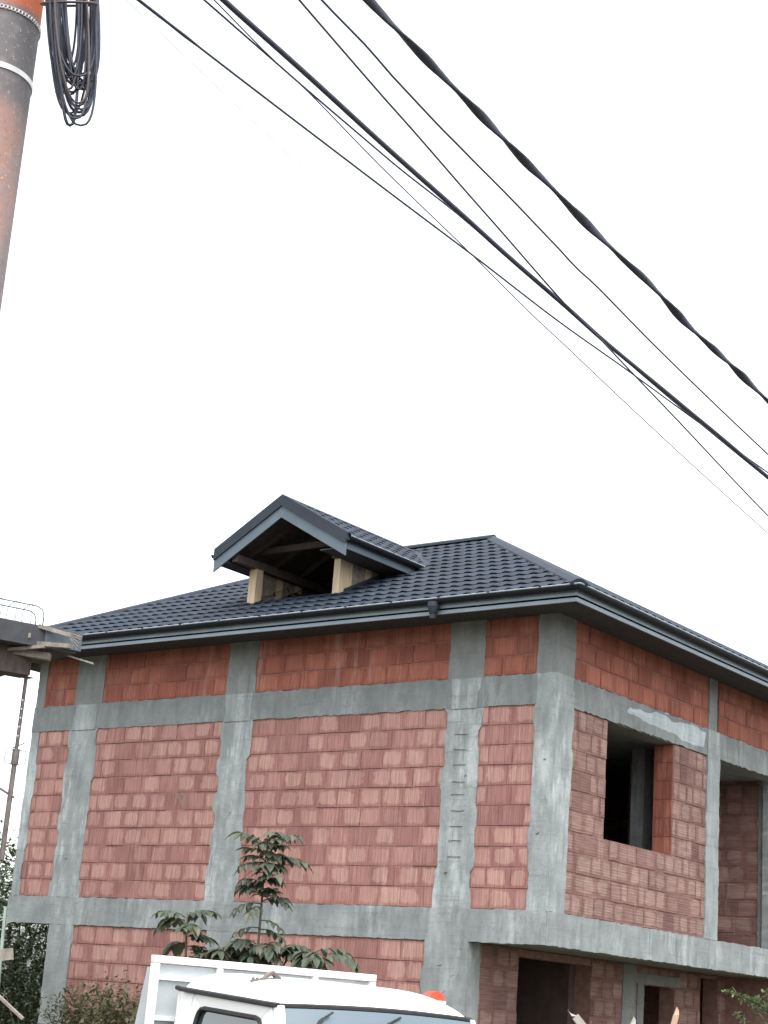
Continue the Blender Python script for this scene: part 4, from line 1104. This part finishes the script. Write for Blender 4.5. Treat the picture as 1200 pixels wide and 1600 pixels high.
for k in range(44):
    px = 335+k*3.9+R_.uniform(-4, 4); low.append((px, 1494-16*math.sin((px-335)/170*math.pi)+R_.uniform(-8, 14), R_.uniform(0, 360), R_.uniform(.1, .8), R_.uniform(.12, .22), 3))
low += [(505, 1492, 15, .4, .3, 4), (490, 1488, 350, .7, .3, 3), (385, 1488, 160, .6, .3, 4), (350, 1495, 180, .5, .3, 4)]
sapling('walnut_bush', 'low spreading walnut shoots along the top of the truck headboard', [(430, 1490), (428, 1530), (430, 1570)], low)
def shrub(name, label, centre, rx, ry, h, nleaf, m, ls, seed, flowers=0, grp='garden shrubs left of the house', z0=0.0):
    R = random.Random(seed); c = Vector(centre); t = thing(name, label, 'shrub', (c.x, c.y, 0), grp)
    b = MB(); tips = []
    for k in range(14):
        a = R.uniform(0, 6.28); rr = R.uniform(.2, .85); tip = Vector((c.x+rx*rr*math.cos(a), c.y+ry*rr*math.sin(a), z0+h*R.uniform(.5, .98)))
        mid = Vector((c.x, c.y, z0)).lerp(tip, .5)+Vector((R.uniform(-.2, .2), R.uniform(-.2, .2), .2)); b.tube([(c.x+R.uniform(-.1, .1), c.y+R.uniform(-.1, .1), 0), mid, tip], [.03, .018, .005], 5); tips += [tip, mid]
    b.build('stem', STEM, t)
    b = MB(); cl = [Vector((c.x+rx*R.gauss(0, .45), c.y+ry*R.gauss(0, .45), z0+h*R.uniform(.08, 1)**.85)) for _ in range(max(8, nleaf//55))]
    for i in range(nleaf):
        q = R.choice(cl); p = q+Vector((R.gauss(0, .17), R.gauss(0, .17), R.gauss(0, .14))); p.z = max(.05, p.z)
        b.cur = R.random(); d = Vector((R.uniform(-1, 1), R.uniform(-1, 1), R.uniform(-.5, .6))); L = ls*R.uniform(.6, 1.3)
        s_ = d.cross(Vector((R.uniform(-.3, .3), R.uniform(-.3, .3), 1))).normalized(); d.normalize()
        e = p+d*L-Vector((0, 0, L*.25)); mdl = p.lerp(e, .45)
        b.quad([p, mdl+s_*L*.27, e, mdl-s_*L*.27])
    b.build('foliage', m, t)
    for k in range(flowers):
        q = R.choice(cl)-FH*.3; f = MB()
        for a in range(5):
            a_ = a*1.2566; v = RH*math.cos(a_)+Vector((0, 0, math.sin(a_))); w = RH*math.cos(a_+.9)+Vector((0, 0, math.sin(a_+.9))); f.quad([q, q+v*.035-FH*.01, q+(v+w)*.03-FH*.012, q+w*.035-FH*.01])
        f.build('flower', PETAL, t)
    return t
def at_(px, py, D): p = dep(px, py, D); p.z = 0; return p
shrub('shrub', 'tall dense dark green shrub under the overhanging end of the house', at_(60, 1500, 29.5), 1.7, 1.6, 3.3, 9000, LEAF_B, .10, 1, 6)
shrub('shrub', 'tall shrub with yellow-green leaves behind the ladder', at_(10, 1500, 31.5), 1.9, 1.8, 4.3, 9000, LEAF_B, .11, 2)
shrub('shrub', 'broad shrub with white flowers beside the garden column', at_(20, 1560, 28.8), 1.2, 1.2, 2.3, 4600, LEAF_B, .09, 3, 9)
shrub('shrub', 'low green shrub at the foot of the garden column', at_(55, 1610, 27.6), .9, .8, 1.8, 3600, LEAF_B, .08, 4, 2)
for i, (px, D, h, lab) in enumerate(((150, 23.6, 1.62, 'brownish tall weeds at the wall foot left of the truck'), (195, 22.0, 1.72, 'dry tall weeds close to the truck headboard'), (115, 24.6, 1.5, 'thin weeds at the foot of the concrete column'))):
    shrub('weed_clump', lab, at_(px, 1600, D), .55, .35, h, 3200, LEAF_W, .075, 30+i, 0, 'weeds at the foot of the wall')
# leafy twig bush on the right, broken laths
RB = random.Random(9)
tw = thing('twiggy_bush', 'small fresh green twiggy bush in front of the ground floor openings', 'bush', at_(1190, 1600, 9.0))
for (x0, y0, x1, y1, bnd) in ((1215, 1640, 1133, 1549, -14), (1220, 1625, 1162, 1557, -6), (1225, 1640, 1180, 1565, -8), (1230, 1650, 1196, 1548, 4), (1190, 1660, 1150, 1585, -4), (1240, 1650, 1212, 1570, 0)):
    pts = []
    for k in range(13):
        w = k/12; pts.append(dep(x0+(x1-x0)*w, y0+(y1-y0)*w**.7+bnd*math.sin(w*3.1), 9.0+RB.uniform(-.01, .01)))
    root = at_(1195, 1600, 9.0)
    b = MB(); b.tube([root+Vector((RB.uniform(-.05, .05), RB.uniform(-.05, .05), 0))]+pts, [.012]+[.006-.004*k/12 for k in range(13)], 5); br = b.build('branch', STEM, tw)
    b = MB()
    for k in range(3, 13):
        for _ in range(5):
            d = Vector((RB.uniform(-1, 1), RB.uniform(-1, 1), RB.uniform(-.2, .9))); b.cur = RB.random()
            leaflet(b, pts[k]+Vector((RB.uniform(-.01, .01),)*3), d, Vector((0, 0, 1)), RB.uniform(.022, .042), RB.uniform(.012, .018), .2)
    b.build('leaves', LEAF_F, br)
for (px, py, dx, w0, lab, m_) in ((890, 1577, 24, .042, 'broken pale lath leaning left, widest of the three', BLOND), (993, 1588, -10, .03, 'short thin pale lath between the other two', BLOND), (1060, 1573, -8, .03, 'thin pointed lath with an orange edge', noisy('fresh_split_wood', (.34, .19, .11), (.50, .36, .25), 4, .8, .3))):
    top = dep(px, py, 10.0); low_ = dep(px+dx, py+30, 10.0); d = (low_-top).normalized(); foot = top+d*(top.z/(-d.z))
    b = MB(); b.bar(foot, top+d*.05, w0, .022, FH, w0, .022); s_ = RH*w0
    p = top+d*.05; b.raw([p-RH*w0*.5-FH*.01, p+RH*w0*.5-FH*.01, p+RH*w0*.5+FH*.01, p-RH*w0*.5+FH*.01, top-RH*w0*.3, top+RH*w0*.12+Vector((0, 0, -.02))], [(0, 1, 5, 4), (2, 3, 4, 5), (1, 2, 5), (3, 0, 4)])
    tag(b.build('broken_lath', m_), lab, 'lath', 'broken laths standing in front of the house')
